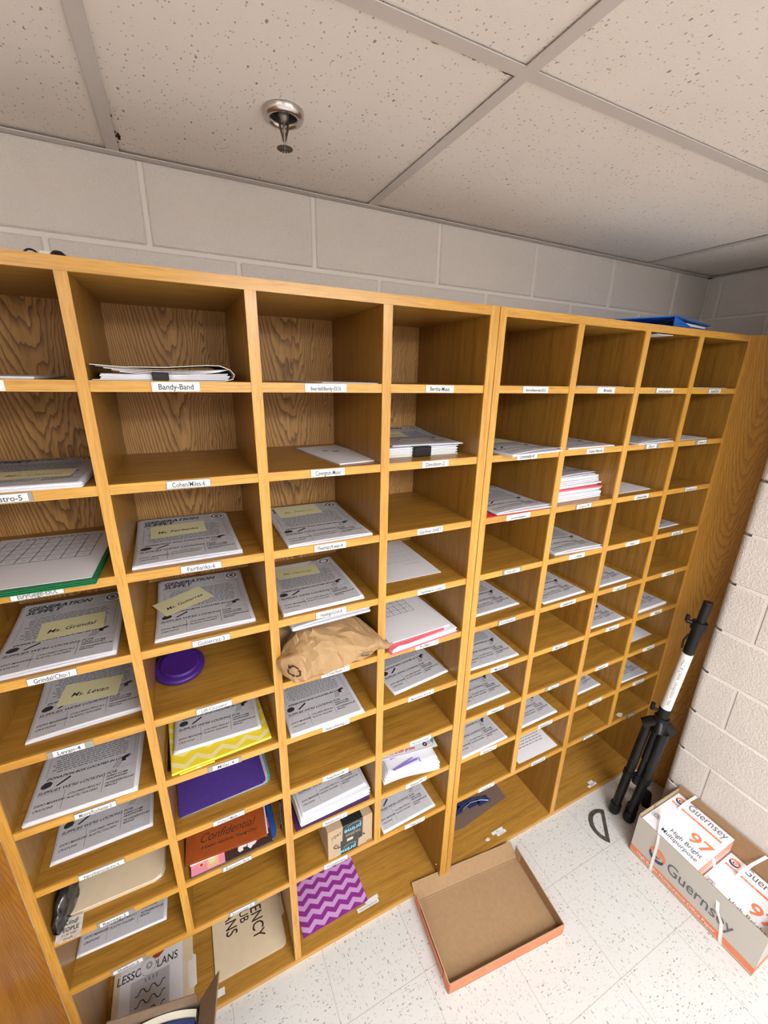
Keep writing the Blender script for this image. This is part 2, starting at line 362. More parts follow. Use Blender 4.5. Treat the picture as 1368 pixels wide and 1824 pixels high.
def tag(o, label, cat, group=None, kind=None):
    if label: o['label'] = label
    if cat: o['category'] = cat
    if group: o['group'] = group
    if kind: o['kind'] = kind
    return o
def thing(name, label, cat, loc=(0, 0, 0), group=None):
    o = bpy.data.objects.new(name, None); o.empty_display_size = 0.05; COL.objects.link(o); o.location = loc
    return tag(o, label, cat, group)
def struct(o): o['kind'] = 'structure'; return o

# ------------------------------------------------------------------ measured layout
SH = [None, 1.943, 1.753, 1.565, 1.377, 1.188, 0.999, 0.809, 0.623, 0.423]
BASE = 0.0199; ZT = 2.1336; ZU = 2.112; D = 0.3586; TH = 0.0197
COLX = [(-0.8003, -0.5236), (-0.5046, -0.2288), (-0.2068, 0.0672), (0.0901, 0.3641), (0.4152, 0.6810), (0.7055, 0.9810), (1.0060, 1.2740), (1.2985, 1.5858)]
ORD = ['', 'top', 'second', 'third', 'fourth', 'fifth', 'sixth', 'seventh', 'eighth', 'ninth']
COLN = ['far left column', 'second column from left', 'third column from left', 'fourth column from left', 'fifth column from left', 'sixth column from left', 'seventh column from left', 'far right column']

# ------------------------------------------------------------------ room
RX0, RY0 = -2.6, -3.7
WX = 1.480; WY = -0.189; AX = 1.887; BY = 0.3625
b = MB(); b.box(RX0, AX, RY0, BY + 0.02, -0.05, 0, 'floor_tile'); struct(b.build('floor'))

def block_course(b, axis, p, u0, u1, z0, z1, sgn):
    """one chamfered block face. axis 'x': wall runs along x at y=p (faces -y); 'y': wall runs along y at x=p (faces sgn x)"""
    g = 0.0045; c = 0.0045; e = 0.0038
    uu = [u0 + g, u0 + g + c, u1 - g - c, u1 - g]; zz = [z0 + g, z0 + g + c, z1 - g - c, z1 - g]
    vs = [];
    for i, z in enumerate(zz):
        for j, u in enumerate(uu):
            d = 0 if (0 < i < 3 and 0 < j < 3) else e
            vs.append((u, p + d, z) if axis == 'x' else (p - sgn * d, u, z))
    fs = [(i * 4 + j, i * 4 + j + 1, i * 4 + j + 5, i * 4 + j + 4) for i in range(3) for j in range(3)]
    if axis == 'y' and sgn < 0: fs = [tuple(reversed(f)) for f in fs]
    b.add(vs, fs, 'painted_block')
BL = 0.4064; BH = 0.2032; Z0B = 0.006
def block_wall(b, axis, p, a0, a1, off_even, off_odd, zlo=0.0, zhi=CEIL + 0.03, sgn=1, holes=None):
    k = 0; z = Z0B + BH * math.floor((zlo - Z0B) / BH)
    while z < zhi:
        za, zb = max(z, zlo), min(z + BH, zhi); idx = int(round((z - Z0B) / BH)); off = off_odd if idx % 2 else off_even
        u = off + BL * math.floor((a0 - off) / BL)
        while u < a1:
            ua, ub = max(u, a0), min(u + BL, a1)
            if axis == 'y' and p == WX and idx % 2 == 0 and ua > -0.53: ua = ub
            if ub - ua > 0.02 and zb - za > 0.012: block_course(b, axis, p, ua, ub, za, zb, sgn)
            u += BL
        z += BH
# back wall: top course (2.235-2.417) is course 11 with joints at 0.0233 + k*0.4064
b = MB(); block_wall(b, 'x', BY, RX0, AX, -0.183, 0.0233); b.box(RX0, AX + 0.1, BY + 0.0036, BY + 0.1, 0, CEIL + 0.03, 'mortar_paint'); struct(b.build('wall_back'))
# right wall with rounded outside corner, returning into the alcove
b = MB()
block_wall(b, 'y', WX, RY0, WY - 0.135, -0.527 - 0.0, -0.324, sgn=-1)
b.box(WX + 0.0036, WX + 0.35, RY0, WY - 0.0036 - 0.03, 0, CEIL + 0.03, 'mortar_paint')
b.box(WX + 0.03, AX + 0.05, RY0, WY - 0.0036, 0, CEIL + 0.03, 'mortar_paint')
z = Z0B - BH
while z < CEIL + 0.03:
    za, zb = max(z, 0), min(z + BH, CEIL + 0.03)
    if zb - za > 0.02:
        idx = int(round((z - Z0B) / BH)); ys = -0.324 if idx % 2 else -0.527
        rr = 0.03
        def prof(e):
            P = [(WX + e, ys + 0.0045), (WX + e, WY - rr)]
            for k in range(1, 7):
                a = math.pi / 2 * k / 6; P.append((WX + rr - (rr - e) * math.cos(a), WY - rr + (rr - e) * math.sin(a)))
            P.append((AX, WY - e)); return P
        lv = [(za + 0.0045, 0.0038), (za + 0.009, 0), (zb - 0.009, 0), (zb - 0.0045, 0.0038)]
        vs = []; 
        for zz, e in lv: vs += [(x, y, zz) for x, y in prof(e)]
        n = 9; fs = [(i * n + j + 1, i * n + j, (i + 1) * n + j, (i + 1) * n + j + 1) for i in range(3) for j in range(n - 1)]
        b.add(vs, fs, 'painted_block', False)
    z += BH
struct(b.build('wall_right'))
b = MB(); block_wall(b, 'y', AX, WY, BY, 0.1, -0.1, sgn=-1); b.box(AX + 0.0036, AX + 0.1, WY - 0.02, BY + 0.1, 0, CEIL + 0.03, 'mortar_paint'); struct(b.build('wall_alcove'))
b = MB(); b.box(RX0 - 0.1, RX0, RY0, BY + 0.1, 0, CEIL + 0.03, 'mortar_paint'); struct(b.build('wall_left'))
b = MB(); b.box(RX0 - 0.1, AX, RY0 - 0.1, RY0, 0, CEIL + 0.03, 'mortar_paint'); struct(b.build('wall_front'))

# ceiling: lay-in tiles above a grid of tees
TX = [-2.8, -1.586, -0.4307, 0.187, 1.417]; TY = [BY, -0.252, -0.864, -1.476, -2.088, -2.70, -3.31, -3.75]
b = MB(); rnd = random.Random(4)
b.box(RX0 - 0.1, AX + 0.1, RY0 - 0.1, BY + 0.1, CEIL + 0.03, CEIL + 0.05, 'dark_void')
for i in range(len(TX)):
    x0 = TX[i]; x1 = TX[i + 1] if i + 1 < len(TX) else AX + 0.01
    for j in range(len(TY) - 1):
        y1, y0 = TY[j], TY[j + 1]
        b.box(x0 + 0.004, x1 - 0.004, y0 + 0.004, y1 - 0.004, CEIL + 0.003, CEIL + 0.02, 'ceiling_tile', ch=0.003)
# broken tile edges beside the tees
def chips(x0, x1, y, n, s, axis='x'):
    for _ in range(n):
        u = rnd.uniform(x0, x1); r1 = rnd.uniform(0.25, 1) * s; pts = []
        for k in range(9):
            a = 2 * math.pi * k / 9; rr = r1 * rnd.uniform(0.5, 1.1)
            pts.append((rr * 2.0 * math.cos(a), rr * math.sin(a)))
        if axis == 'x': vs = [(u + p, y + q, CEIL + 0.0022) for p, q in pts]
        else: vs = [(y + q, u + p, CEIL + 0.0022) for p, q in pts]
        b.add(vs, [tuple(reversed(range(9)))], 'chipped_tile')
chips(-0.06, 0.165, -0.252 + 0.014, 26, 0.0035); chips(0.02, 0.10, -0.252 + 0.015, 10, 0.0055); chips(0.15, 0.172, -0.236, 5, 0.006)
chips(0.14, 0.34, -0.4307 + 0.0135, 12, 0.003, 'y'); chips(0.27, 0.33, -0.4307 + 0.018, 6, 0.005, 'y'); chips(0.2, 0.9, BY - 0.030, 10, 0.0022)
struct(b.build('ceiling'))
n_trim = 1
def tee(x0, x1, y0, y1, z=CEIL):
    global n_trim
    b = MB(); b.box(x0, x1, y0, y1, z - 0.0015, z + 0.0, 'tee_metal')
    xc, yc = (x0 + x1) / 2, (y0 + y1) / 2
    if x1 - x0 < y1 - y0: b.box(xc - 0.001, xc + 0.001, y0, y1, z, z + 0.028, 'tee_metal')
    else: b.box(x0, x1, yc - 0.001, yc + 0.001, z, z + 0.028, 'tee_metal')
    struct(b.build('trim_%d' % n_trim)); n_trim += 1
for x in TX[1:]: tee(x - 0.012, x + 0.012, RY0, BY)
for y in TY[1:-1]:
    for i in range(len(TX)):
        x0 = max(TX[i] + 0.012, RX0); x1 = (TX[i + 1] - 0.012) if i + 1 < len(TX) else AX
        if i == 4 and y < WY: continue
        tee(x0, x1, y - 0.012, y + 0.012)
b = MB(); b.box(RX0, AX, BY - 0.022, BY, CEIL - 0.0035, CEIL - 0.0015, 'tee_metal'); b.box(RX0, AX, BY - 0.002, BY, CEIL - 0.0035, CEIL + 0.022, 'tee_metal'); struct(b.build('trim_%d' % n_trim)); n_trim += 1
b = MB(); b.box(AX - 0.022, AX, WY, BY, CEIL - 0.0035, CEIL - 0.0015, 'tee_metal'); struct(b.build('trim_%d' % n_trim)); n_trim += 1
for lx, ly, pw in TROFFERS:
    t_ = thing('ceiling_light', 'fluorescent ceiling light with white diffuser, ' + ('nearest the shelves' if ly == -1.75 else 'nearest the left wall' if lx < 0 else 'at the back of the room'), 'light', (lx, ly, CEIL))
    b = MB(); b.box(lx - 0.6, lx + 0.6, ly - 0.29, ly - 0.26, CEIL - 0.012, CEIL - 0.002, 'tee_metal'); b.box(lx - 0.6, lx + 0.6, ly + 0.26, ly + 0.29, CEIL - 0.012, CEIL - 0.002, 'tee_metal')
    b.box(lx - 0.6, lx - 0.57, ly - 0.26, ly + 0.26, CEIL - 0.012, CEIL - 0.002, 'tee_metal'); b.box(lx + 0.57, lx + 0.6, ly - 0.26, ly + 0.26, CEIL - 0.012, CEIL - 0.002, 'tee_metal'); b.build('frame', t_)
    b = MB(); b.box(lx - 0.57, lx + 0.57, ly - 0.26, ly + 0.26, CEIL - 0.070, CEIL - 0.003, 'lamp_diffuser'); b.build('diffuser', t_)

# ------------------------------------------------------------------ mail cabinets
NAMES = {0: ['Akers-2', 'Castro-5', 'Eury/Geigel-ESOL', 'Grindal/Cho-1', 'Levan-4', 'Moore/Rochester-5', 'Perry/Edmonds-Kin K', 'Ramsey-2', 'Shelton-3'],
         1: ['Bandy-Band', 'Cohen/Miles-6', 'Fairbanks-6', 'Gutierrez-3', 'Left-Counselor', 'Miller-4', 'Prichard-Media 1', 'Ransom-Art', 'Simmons-K'],
         2: ['Beardall/Bandy-ESOL', 'Covington-Music', 'Fleeman/Kwan-4', 'Hastings/Groh-K', 'Loechelt-1', 'Navarro/Northup-3', 'Presley/Parker-EPE', 'Reed/Lowry-2', 'Thomas/Lane'],
         3: ['Bertha-Music', 'Davidson-2', 'Gardner-AART', 'Hay/Edwards-Consult', 'Kolbe-1', 'Mateo/Karen-PE & PK', 'Norton-Lucas', 'Reese-PT', 'Tate-OT'],
         4: ['Borro/Navarrete-ESOL', 'Donnelly-K', 'Garza-Interventionist K', 'Hill-ART', 'Kim/Reyes', 'Monroe-5', 'Owens-2', 'Roberts-1', 'Turner-6'],
         5: ['Brooks', 'Dunn-Nurse', 'Gray-6 PE', 'Hunt', 'Lambert/Ortiz-K', 'Morgan-3', 'Patel-2', 'Rossi/Cole-PT', 'Valdez/Cook-AART'],
         6: ['Brown/Crandall/Lee-PE', 'Ellison', 'Gibson-Aide', 'Holt-1', 'Lang-ESOL', 'Morris-5', 'Payne-4', 'Russell-K', 'Vogel-3'],
         7: ['Campbell/Diaz-K', 'Evans-4', 'Goodman-Lab', 'Jacobs/Simon-SPED', 'Lopez-2', 'Nash-6', 'Perez-1', 'Sanders-3', 'Webb']}
rl = random.Random(11)
def name_label(parent, cx, z, text, col, row):
    w = 0.082 if col < 4 else 0.078
    if len(text) > 18: w = 0.095
    b = MB(); y = 0.0035; zc = z - TH / 2
    tilt = rl.uniform(-0.015, 0.015)
    Mx = plane_m((cx, y, zc), (math.cos(tilt), 0, math.sin(tilt)), (0, 0, 1))
    silver = col in (0, 1) and row > 1 or (col > 3 and rl.random() < 0.3)
    b.box(-w / 2, w / 2, -0.0085, 0.0085, -0.0005, 0.0022, 'label_holder' if silver else 'label_white', M=Mx)
    tw = 0.0066 * len(text) + 0.010; tw = min(tw, w - 0.002)
    xo = rl.uniform(-0.3, 0.3) * (w - tw)
    if silver: b.rect(xo - tw / 2, xo + tw / 2, -0.0068, 0.0075, 0.0025, 'label_white', M=Mx)
    sz = 0.0145 if len(text) < 19 else 0.011
    b.text(text, sz, xo, -0.0050, 0.0028, 'label_ink', M=Mx, align='CENTER', bold=0.012, sx=min(1.0, (tw - 0.004) / (len(text) * sz * 0.56)))
    b.build('name_label', parent)
def cabinet(name, label, cols, x0, x1, lw, rw):
    base_loc = ((x0 + x1) / 2, D / 2, 0)
    t = thing(name, label, 'cabinet', base_loc)
    # side panels, full height, solid edge to the front
    for a, c in ((x0, x0 + lw), (x1 - rw, x1)):
        b = MB(); b.box(a, c, 0, 0.004, 0, ZT, 'oak_edge_z'); b.box(a, c, 0.004, D, 0, ZT, 'oak_side_shaded'); b.build('side_panel', t, bevel=0.0016)
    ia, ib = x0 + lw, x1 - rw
    b = MB(); b.box(ia, ib, 0.001, 0.006, ZU, ZT, 'oak_edge_x'); b.box(ia, ib, 0.006, D, ZU, ZT, 'oak_shelf_shaded'); b.build('top_board', t, bevel=0.0012)
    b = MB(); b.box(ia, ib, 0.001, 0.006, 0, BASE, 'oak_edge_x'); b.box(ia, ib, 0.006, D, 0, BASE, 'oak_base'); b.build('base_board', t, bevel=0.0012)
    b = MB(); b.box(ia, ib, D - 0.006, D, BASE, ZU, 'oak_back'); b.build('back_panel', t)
    for k in range(3):
        a, c = COLX[cols[k]][1], COLX[cols[k + 1]][0]
        zl = BASE if k == 1 else SH[9]
        b = MB(); b.box(a, c, 0.002, 0.0065, zl, ZU, 'oak_edge_z'); b.box(a, c, 0.0065, D - 0.006, zl, ZU, 'oak_side_shaded'); b.build('divider', t, bevel=0.0012)
    for r in range(1, 10):
        spans = [(COLX[c][0], COLX[c][1], [c]) for c in cols] if r < 9 else [(COLX[cols[0]][0], COLX[cols[1]][1], cols[:2]), (COLX[cols[2]][0], COLX[cols[3]][1], cols[2:])]
        for a, c, cc in spans:
            b = MB(); b.box(a, c, 0.004, 0.009, SH[r] - TH, SH[r], 'oak_edge_x'); b.box(a, c, 0.009, D - 0.006, SH[r] - TH, SH[r], 'oak_shelf_shaded')
            s = b.build('shelf', t, bevel=0.001)
            for q in cc:
                cx = (COLX[q][0] + COLX[q][1]) / 2 + (0.0 if r < 3 else rl.uniform(-0.01, 0.012))
                name_label(s, cx, SH[r], NAMES[q][r - 1], q, r)
    return t
cabA = cabinet('mail_cabinet', 'left oak mail-slot cabinet with four columns of labelled cubbies', [0, 1, 2, 3], -0.8196, 0.3915, 0.0193, 0.0274)
cabB = cabinet('mail_cabinet', 'right oak mail-slot cabinet beside the tripod and block wall corner', [4, 5, 6, 7], 0.3937, 1.604, 0.0215, 0.0182)
# torn paper stuck on the far right shelf edge, labels on the base boards, screw hole
b = MB()
for (x, y, w, h, a, tx) in ((0.034, 0.040, 0.088, 0.014, 0.02, 'Waterhouse/Wagner/Fontaine'), (0.055, 0.053, 0.055, 0.012, 0.05, '')):
    Mx = Matrix.Translation((x + 0.03, y, BASE + 0.0006)) @ Matrix.Rotation(a, 4, 'Z'); b.rect(-w / 2, w / 2, -h / 2, h / 2, 0, 'label_white', M=Mx)
    if tx: b.text(tx, 0.0075, 0, -0.003, 0.0003, 'label_ink', M=Mx, align='CENTER', sx=0.8)
b.build('base_label', cabA)
b = MB()
Mx = Matrix.Translation((-0.497, 0.030, BASE + 0.0006)); b.rect(-0.04, 0.04, -0.010, 0.010, 0, 'label_white', M=Mx); b.text('Supplies', 0.008, 0, -0.003, 0.0003, 'label_ink', M=Mx, align='CENTER'); b.build('base_label', cabA)
b = MB()
for (x, y, w, h, tx) in ((0.703, 0.045, 0.062, 0.013, 'West'), (0.715, 0.032, 0.050, 0.012, 'Yearwood')):
    Mx = Matrix.Translation((x, y, BASE + 0.0006)) @ Matrix.Rotation(0.03, 4, 'Z'); b.rect(-w / 2, w / 2, -h / 2, h / 2, 0, 'label_white', M=Mx); b.text(tx, 0.007, 0, -0.003, 0.0003, 'label_ink', M=Mx, align='CENTER')
b.build('base_label', cabB)
b = MB()
for (x, y, w, h) in ((1.290, 0.018, 0.060, 0.012), (1.295, 0.030, 0.032, 0.016)):
    Mx = Matrix.Translation((x, y, BASE + 0.0006)) @ Matrix.Rotation(0.03, 4, 'Z'); b.rect(-w / 2, w / 2, -h / 2, h / 2, 0, 'label_white', M=Mx)
Mx = Matrix.Translation((1.290, 0.018, BASE + 0.0009)); b.text('Wilson', 0.007, 0, -0.003, 0.0003, 'label_ink', M=Mx, align='CENTER')
b.build('base_label', cabB)
b = MB(); rr = random.Random(5)
def blob(b, cx, cy, z, r, mat, n=11, ex=1.5):
    b.add([(cx + r * ex * rr.uniform(0.6, 1.1) * math.cos(2 * math.pi * k / n), cy + r * rr.uniform(0.6, 1.1) * math.sin(2 * math.pi * k / n), z) for k in range(n)], [tuple(range(n))], mat)
blob(b, 0.640, 0.034, BASE + 0.0006, 0.008, 'tape_mark'); b.build('tape_residue', cabB)
b = MB(); blob(b, 1.385, 0.022, SH[9] + 0.0006, 0.012, 'tape_mark', ex=1.8); b.build('torn_label', cabB)
b = MB(); b.lathe([(0.004, 0), (0.004, 0.0008)], 'dark_void', 12, M=plane_m((0.190, D - 0.0062, 2.065), (1, 0, 0), (0, 0, 1))); b.build('screw_hole', cabA)
b = MB(); b.lathe([(0.0035, 0), (0.0035, 0.0008)], 'dark_void', 10, M=plane_m((1.5856, 0.20, 2.065), (0, -1, 0), (0, 0, 1))); b.build('screw_hole', cabB)
b = MB(); b.lathe([(0.005, 0), (0.004, 0.002)], 'chrome', 12, M=plane_m((0.3640, 0.03, 0.06), (0, 1, 0), (0, 0, -1))); b.build('screw_head', cabA)

# oak filler panels at both ends, angled forward of the cabinets
def side_oak(label, p0, p1, th, mat='oak_door'):
    d = Vector((p1[0] - p0[0], p1[1] - p0[1], 0)); L = d.length; d.normalize()
    o = MB(); o.box(0, L, 0, th, 0, ZT, mat)
    ob = o.build('oak_panel'); ob.location = (p0[0], p0[1], 0); ob.rotation_euler = (0, 0, math.atan2(d.y, d.x))
    return tag(ob, label, 'panel')
side_oak('tall oak end panel between the right cabinet and the block wall corner', (1.5955, 0.0), (1.632, -0.17), 0.018, 'oak_end')
side_oak('tall oak end panel at the lower left edge, left of the left cabinet', (-0.885, -0.62), (-0.8205, -0.001), 0.018)

# ------------------------------------------------------------------ flyers
PW, PH = 0.221, 0.286
def flyer_print(b, z, seed=1, header=True):
    rn = random.Random(seed)
    b.grid(0.006, PW - 0.008, 0.006, PH - 0.006, z, 18, 24, 'print_tone'); z += 0.0005
    b.text('GENERATION', 0.0205, 0.014, 0.253, z, 'ink', bold=0.035, shear=0.3, sx=1.02); b.text('SUPPLY', 0.0205, 0.014, 0.236, z, 'ink', bold=0.035, shear=0.3, sx=1.02)
    b.rect(0.176, 0.208, 0.240, 0.274, z, 'paper'); b.disc(0.192, 0.257, 0.0145, z + 0.0003, 'ink', r0=0.0105, seg=20); b.disc(0.192, 0.257, 0.0055, z + 0.0003, 'ink', seg=14)
    b.text('DESCRIPTION:', 0.009, 0.022, 0.222, z, 'ink_grey', shear=0.2, sx=1.1)
    for e in ((0.014, 0.205, 0.206, 0.232), (0.014, 0.205, 0.118, 0.1185)):
        pass
    b.line((0.016, 0.118), (0.016, 0.216), 0.0007, z, 'ink_grey'); b.line((0.204, 0.118), (0.204, 0.236), 0.0007, z, 'ink_grey'); b.line((0.12, 0.232), (0.204, 0.232), 0.0007, z, 'ink_grey')
    for i in range(13):
        y = 0.213 - i * 0.0072; half = 0.086 - (0.012 if i in (0, 12) else rn.uniform(0, 0.012)); x = 0.110 - half
        while x < 0.110 + half - 0.006:
            w = rn.uniform(0.005, 0.014); w = min(w, 0.110 + half - x); b.rect(x, x + w, y, y + 0.0030, z, 'ink_grey'); x += w + 0.0022
    b.text('DONATION BOX LOCATED IN LOBBY!', 0.0095, 0.108, 0.108, z, 'ink', align='CENTER', bold=0.03, shear=0.3, sx=1.06)
    # clip art: sharpener, crayon, notebook, eraser
    for cx, cy, s in ((0.024, 0.094, 1.0),):
        b.add([(cx + s * x, cy + s * y, z) for x, y in ((-0.011, -0.006), (-0.004, -0.009), (0.008, -0.006), (0.011, 0.003), (0.004, 0.010), (-0.006, 0.009), (-0.012, 0.002))], [tuple(range(7))], 'ink')
    b.add([(0.042, 0.086, z), (0.047, 0.084, z), (0.071, 0.100, z), (0.068, 0.105, z)], [(0, 1, 2, 3)], 'ink')
    b.add([(0.160, 0.088, z), (0.172, 0.086, z), (0.180, 0.102, z), (0.168, 0.104, z)], [(0, 1, 2, 3)], 'ink_faint')
    b.pline([(0.160, 0.088), (0.172, 0.086), (0.180, 0.102), (0.168, 0.104), (0.160, 0.088)], 0.0009, z + 0.0002, 'ink_grey')
    b.add([(0.184 + x, 0.108 + y, z) for x, y in ((-0.006, -0.008), (0.004, -0.008), (0.002, -0.001), (0.009, 0.004), (0.012, 0.011), (0.000, 0.009), (-0.006, 0.002))], [tuple(range(7))], 'ink')
    b.text("SUPPLIES WE'RE LOOKING FOR:", 0.0112, 0.010, 0.070, z, 'ink', bold=0.012, shear=0.3, sx=1.02)
    b.line((0.012, 0.066), (0.085, 0.066), 0.0006, z, 'ink_grey'); b.line((0.150, 0.082), (0.210, 0.082), 0.0006, z, 'ink_grey'); b.line((0.085, 0.066), (0.150, 0.066), 0.0004, z, 'ink_faint')
    b.line((0.066, 0.014), (0.066, 0.064), 0.0009, z, 'ink_grey'); b.line((0.144, 0.022), (0.144, 0.078), 0.0009, z, 'ink_grey')
    b.text('EXPO MARKERS', 0.0082, 0.011, 0.038, z, 'ink', bold=0.01, shear=0.3); b.text('CRAYONS', 0.0082, 0.011, 0.025, z, 'ink', bold=0.01, shear=0.3)
    b.text('COLORED PENCILS', 0.0080, 0.073, 0.047, z, 'ink', bold=0.01, shear=0.3, sx=0.95); b.text('PLASTIC FOLDERS', 0.0080, 0.073, 0.036, z, 'ink', bold=0.01, shear=0.3, sx=0.95)
    for i, s_ in enumerate(('WIRED 3.5 MM', 'HEADPHONES', 'TICONDEROGA #2', 'PENCILS')):
        b.text(s_, 0.0074, 0.149, 0.062 - i * 0.0078 - (0.004 if i > 1 else 0), z, 'ink', bold=0.02, shear=0.3, sx=0.95)
def stack_body(b, w, h, t, n, seed, mat='paper_edge', jit=0.0018, M=None):
    rn = random.Random(seed); z = 0
    for i in range(n):
        dz = t / n; a = rn.uniform(-jit, jit) * 4; ox, oy = rn.uniform(-jit, jit), rn.uniform(-jit, jit)
        if i == n - 1: a = ox = oy = 0
        L = Matrix.Translation((ox, oy, z)) @ Matrix.Rotation(a, 4, 'Z')
        if M: L = M @ L
        b.box(0, w, 0, h, 0, dz * 0.93, mat, M=L); z += dz
def curl_fn(kind):
    def f(v):
        x, y = v.x / PW, v.y / PH; s = min(1, max(0, v.z / 0.003)) if kind else 0
        if kind == 1: dz = 0.013 * max(0, y - 0.35) ** 2 * 2.4 * (0.7 + 0.3 * (1 - x)) + 0.002 * math.sin(3 * x) * (1 - y)
        elif kind == 2: dz = 0.012 * max(0, x - 0.55) ** 2 * 4 * (0.3 + 0.7 * y) + 0.002 * math.sin(y * 5)
        elif kind == 3: dz = 0.022 * max(0, y - 0.5) ** 1.5 * 2
        elif kind == 4: dz = 0.0035 * math.sin(3.1 * x) + 0.006 * max(0, 0.25 - y) * 4 * x
        else: dz = 0
        return (v.x, v.y, v.z + dz * s)
    return f
_fm = {}
def flyer_mesh(t, kind):
    k = (round(t, 4), kind)
    if k not in _fm:
        g = MB(); n = max(2, int(t / 0.0012)); stack_body(g, PW, PH, t - 0.0004, n, int(t * 1e4) + kind)
        b = MB(); b.grid(0, PW, 0, PH, t - 0.0002, 18, 24, 'paper'); b.grid(0, PW, 0, PH, t, 18, 24, 'paper')
        N = 19 * 25; ed = [i for i in range(19)] + [19 * j + 18 for j in range(1, 25)] + [19 * 24 + i for i in range(17, -1, -1)] + [19 * j for j in range(23, 0, -1)]
        for a_, c_ in zip(ed, ed[1:] + ed[:1]): b.f.append([a_, c_, c_ + N, a_ + N]); b.m.append(0); b.s.append(False)
        flyer_print(b, t + 0.0006, 3)
        # only the top sheet lifts off the stack
        b.warp(curl_fn(kind)); b.add(g.v, [], 'paper_edge'); o_ = len(b.v) - len(g.v)
        for f_ in g.f: b.f.append([i + o_ for i in f_]); b.m.append(b.mi('paper_edge')); b.s.append(False)
        _fm[k] = b.mesh('flyer_stack')
    return _fm[k]
FL_GROUP = 'printed supply flyers lying in the mail cubbies'
def put(mesh, name, x, y, z, ang, label, cat, group=None):
    o = bpy.data.objects.new(name, mesh); COL.objects.link(o); o.location = (x, y, z); o.rotation_euler = (0, 0, R(ang)); return tag(o, label, cat, group)
def cell(c, r): return f"{ORD[r]} shelf down, {COLN[c]}"
def flyer(c, r, nrx, nry, ang, t=0.004, kind=1, z=None, extra='grey printed supply flyers', label=None):
    a = R(ang); x = nrx - PW * math.cos(a); y = nry - PW * math.sin(a)
    z = SH[r] + 0.0004 if z is None else z
    return put(flyer_mesh(t, kind), 'flyer_stack', x, y, z, ang, label or f"{extra} on the {cell(c, r)}", 'flyers', FL_GROUP)
FL = {}
for row in [  # col, row, near-right x, y, angle, thickness, curl
    (0, 2, -0.545, 0.004, -1.0, 0.009, 0), (0, 4, -0.551, 0.019, 1.0, 0.005, 1), (0, 5, -0.530, 0.054, 2.5, 0.004, 1), (0, 6, -0.566, 0.008, -1.0, 0.004, 0), (0, 7, -0.560, 0.059, 1.1, 0.003, 0), (0, 9, -0.578, 0.064, -2.0, 0.002, 0),
    (1, 3, -0.273, 0.025, 1.4, 0.005, 1), (1, 4, -0.257, 0.027, 0.0, 0.004, 1),
    (2, 3, 0.051, 0.011, 0.7, 0.004, 1), (2, 4, 0.030, 0.017, 1.0, 0.006, 2), (2, 6, 0.027, 0.004, 0.7, 0.007, 0),
    (3, 6, 0.362, 0.052, 6.0, 0.003, 0), (3, 9, 0.329, 0.020, 2.5, 0.003, 0),
    (4, 2, 0.676, -0.012, 6.0, 0.005, 4), (4, 3, 0.679, 0.002, 0.0, 0.004, 4), (4, 5, 0.659, 0.059, 1.5, 0.003, 0), (4, 6, 0.650, 0.019, -0.8, 0.003, 0), (4, 7, 0.658, 0.042, 0.8, 0.003, 0), (4, 8, 0.643, 0.010, 1.5, 0.003, 0),
    (5, 2, 0.943, 0.009, 0.8, 0.003, 0), (5, 4, 0.975, 0.004, -4.0, 0.005, 4), (5, 5, 0.959, 0.024, 1.0, 0.003, 0), (5, 8, 0.928, 0.024, 1.0, 0.003, 0),
    (6, 2, 1.265, 0.006, 4.0, 0.004, 4), (6, 5, 1.238, 0.028, 0.8, 0.003, 0), (6, 6, 1.245, 0.022, -1.0, 0.003, 0), (6, 8, 1.243, 0.060, 1.0, 0.003, 0),
    (7, 4, 1.526, 0.048, 1.0, 0.002, 0), (7, 6, 1.535, 0.023, 0.9, 0.010, 0), (7, 8, 1.527, 0.020, -1.0, 0.002, 0)]:
    c, r, nx, ny, an, th, kd = row
    z = SH[r] + 0.0004
    if (c, r) == (4, 3): z += 0.0042
    look = 'grey printed supply flyers'
    if (c, r) == (7, 6): look = 'thick pile of printed supply flyers'
    if (c, r) == (4, 2): look = 'curled supply flyers overhanging the edge'
    FL[(c, r)] = flyer(c, r, nx, ny, an, th, kd, z, look)
# sticky notes on flyers
def sticky(c, r, P, text, sz=0.021, ink='pen_ink', lab=None, zt=None):
    f = FL[(c, r)]; th = max(v.co.z for v in f.data.vertices)
    a = Vector(P[0]); bq = Vector(P[1]); d = (bq - a); ang = math.atan2(d.y, d.x)
    b = MB(); Mx = Matrix.Translation((a.x, a.y, 0)) @ Matrix.Rotation(ang, 4, 'Z')
    b.grid(0, 0.127, 0, 0.077, 0.0, 6, 4, 'sticky', M=Mx)
    b.text(text, sz, 0.062, 0.026, 0.0004, ink, M=Mx, align='CENTER', shear=0.25, bold=0.008, sx=0.95)
    k = f.location; inv = (Matrix.Translation(k) @ Euler(f.rotation_euler).to_matrix().to_4x4()).inverted()
    # drape over the curled sheet
    kd = {(0, 4): 1, (0, 5): 1, (1, 3): 1, (1, 4): 1, (2, 3): 1, (2, 4): 2, (4, 2): 4, (4, 3): 4, (5, 4): 4, (3, 2): 3}.get((c, r), 0)
    t0 = {(0, 2): 0.009, (0, 4): 0.005, (0, 5): 0.004, (1, 3): 0.005, (1, 4): 0.004, (2, 3): 0.004, (2, 4): 0.006, (4, 2): 0.005, (4, 3): 0.004, (5, 4): 0.005, (3, 2): 0.003}[(c, r)]
    fn = curl_fn(kd); vs = []
    for v in b.v:
        q = inv @ Vector((v.x, v.y, k.z)); q.z = t0 + 0.0017 + v.z; vs.append(Vector(fn(q)))
    b.v = vs
    o = bpy.data.objects.new('sticky_note', b.mesh('sticky_note')); COL.objects.link(o); o.parent = f
    o['label'] = 'pale yellow handwritten sticky note'
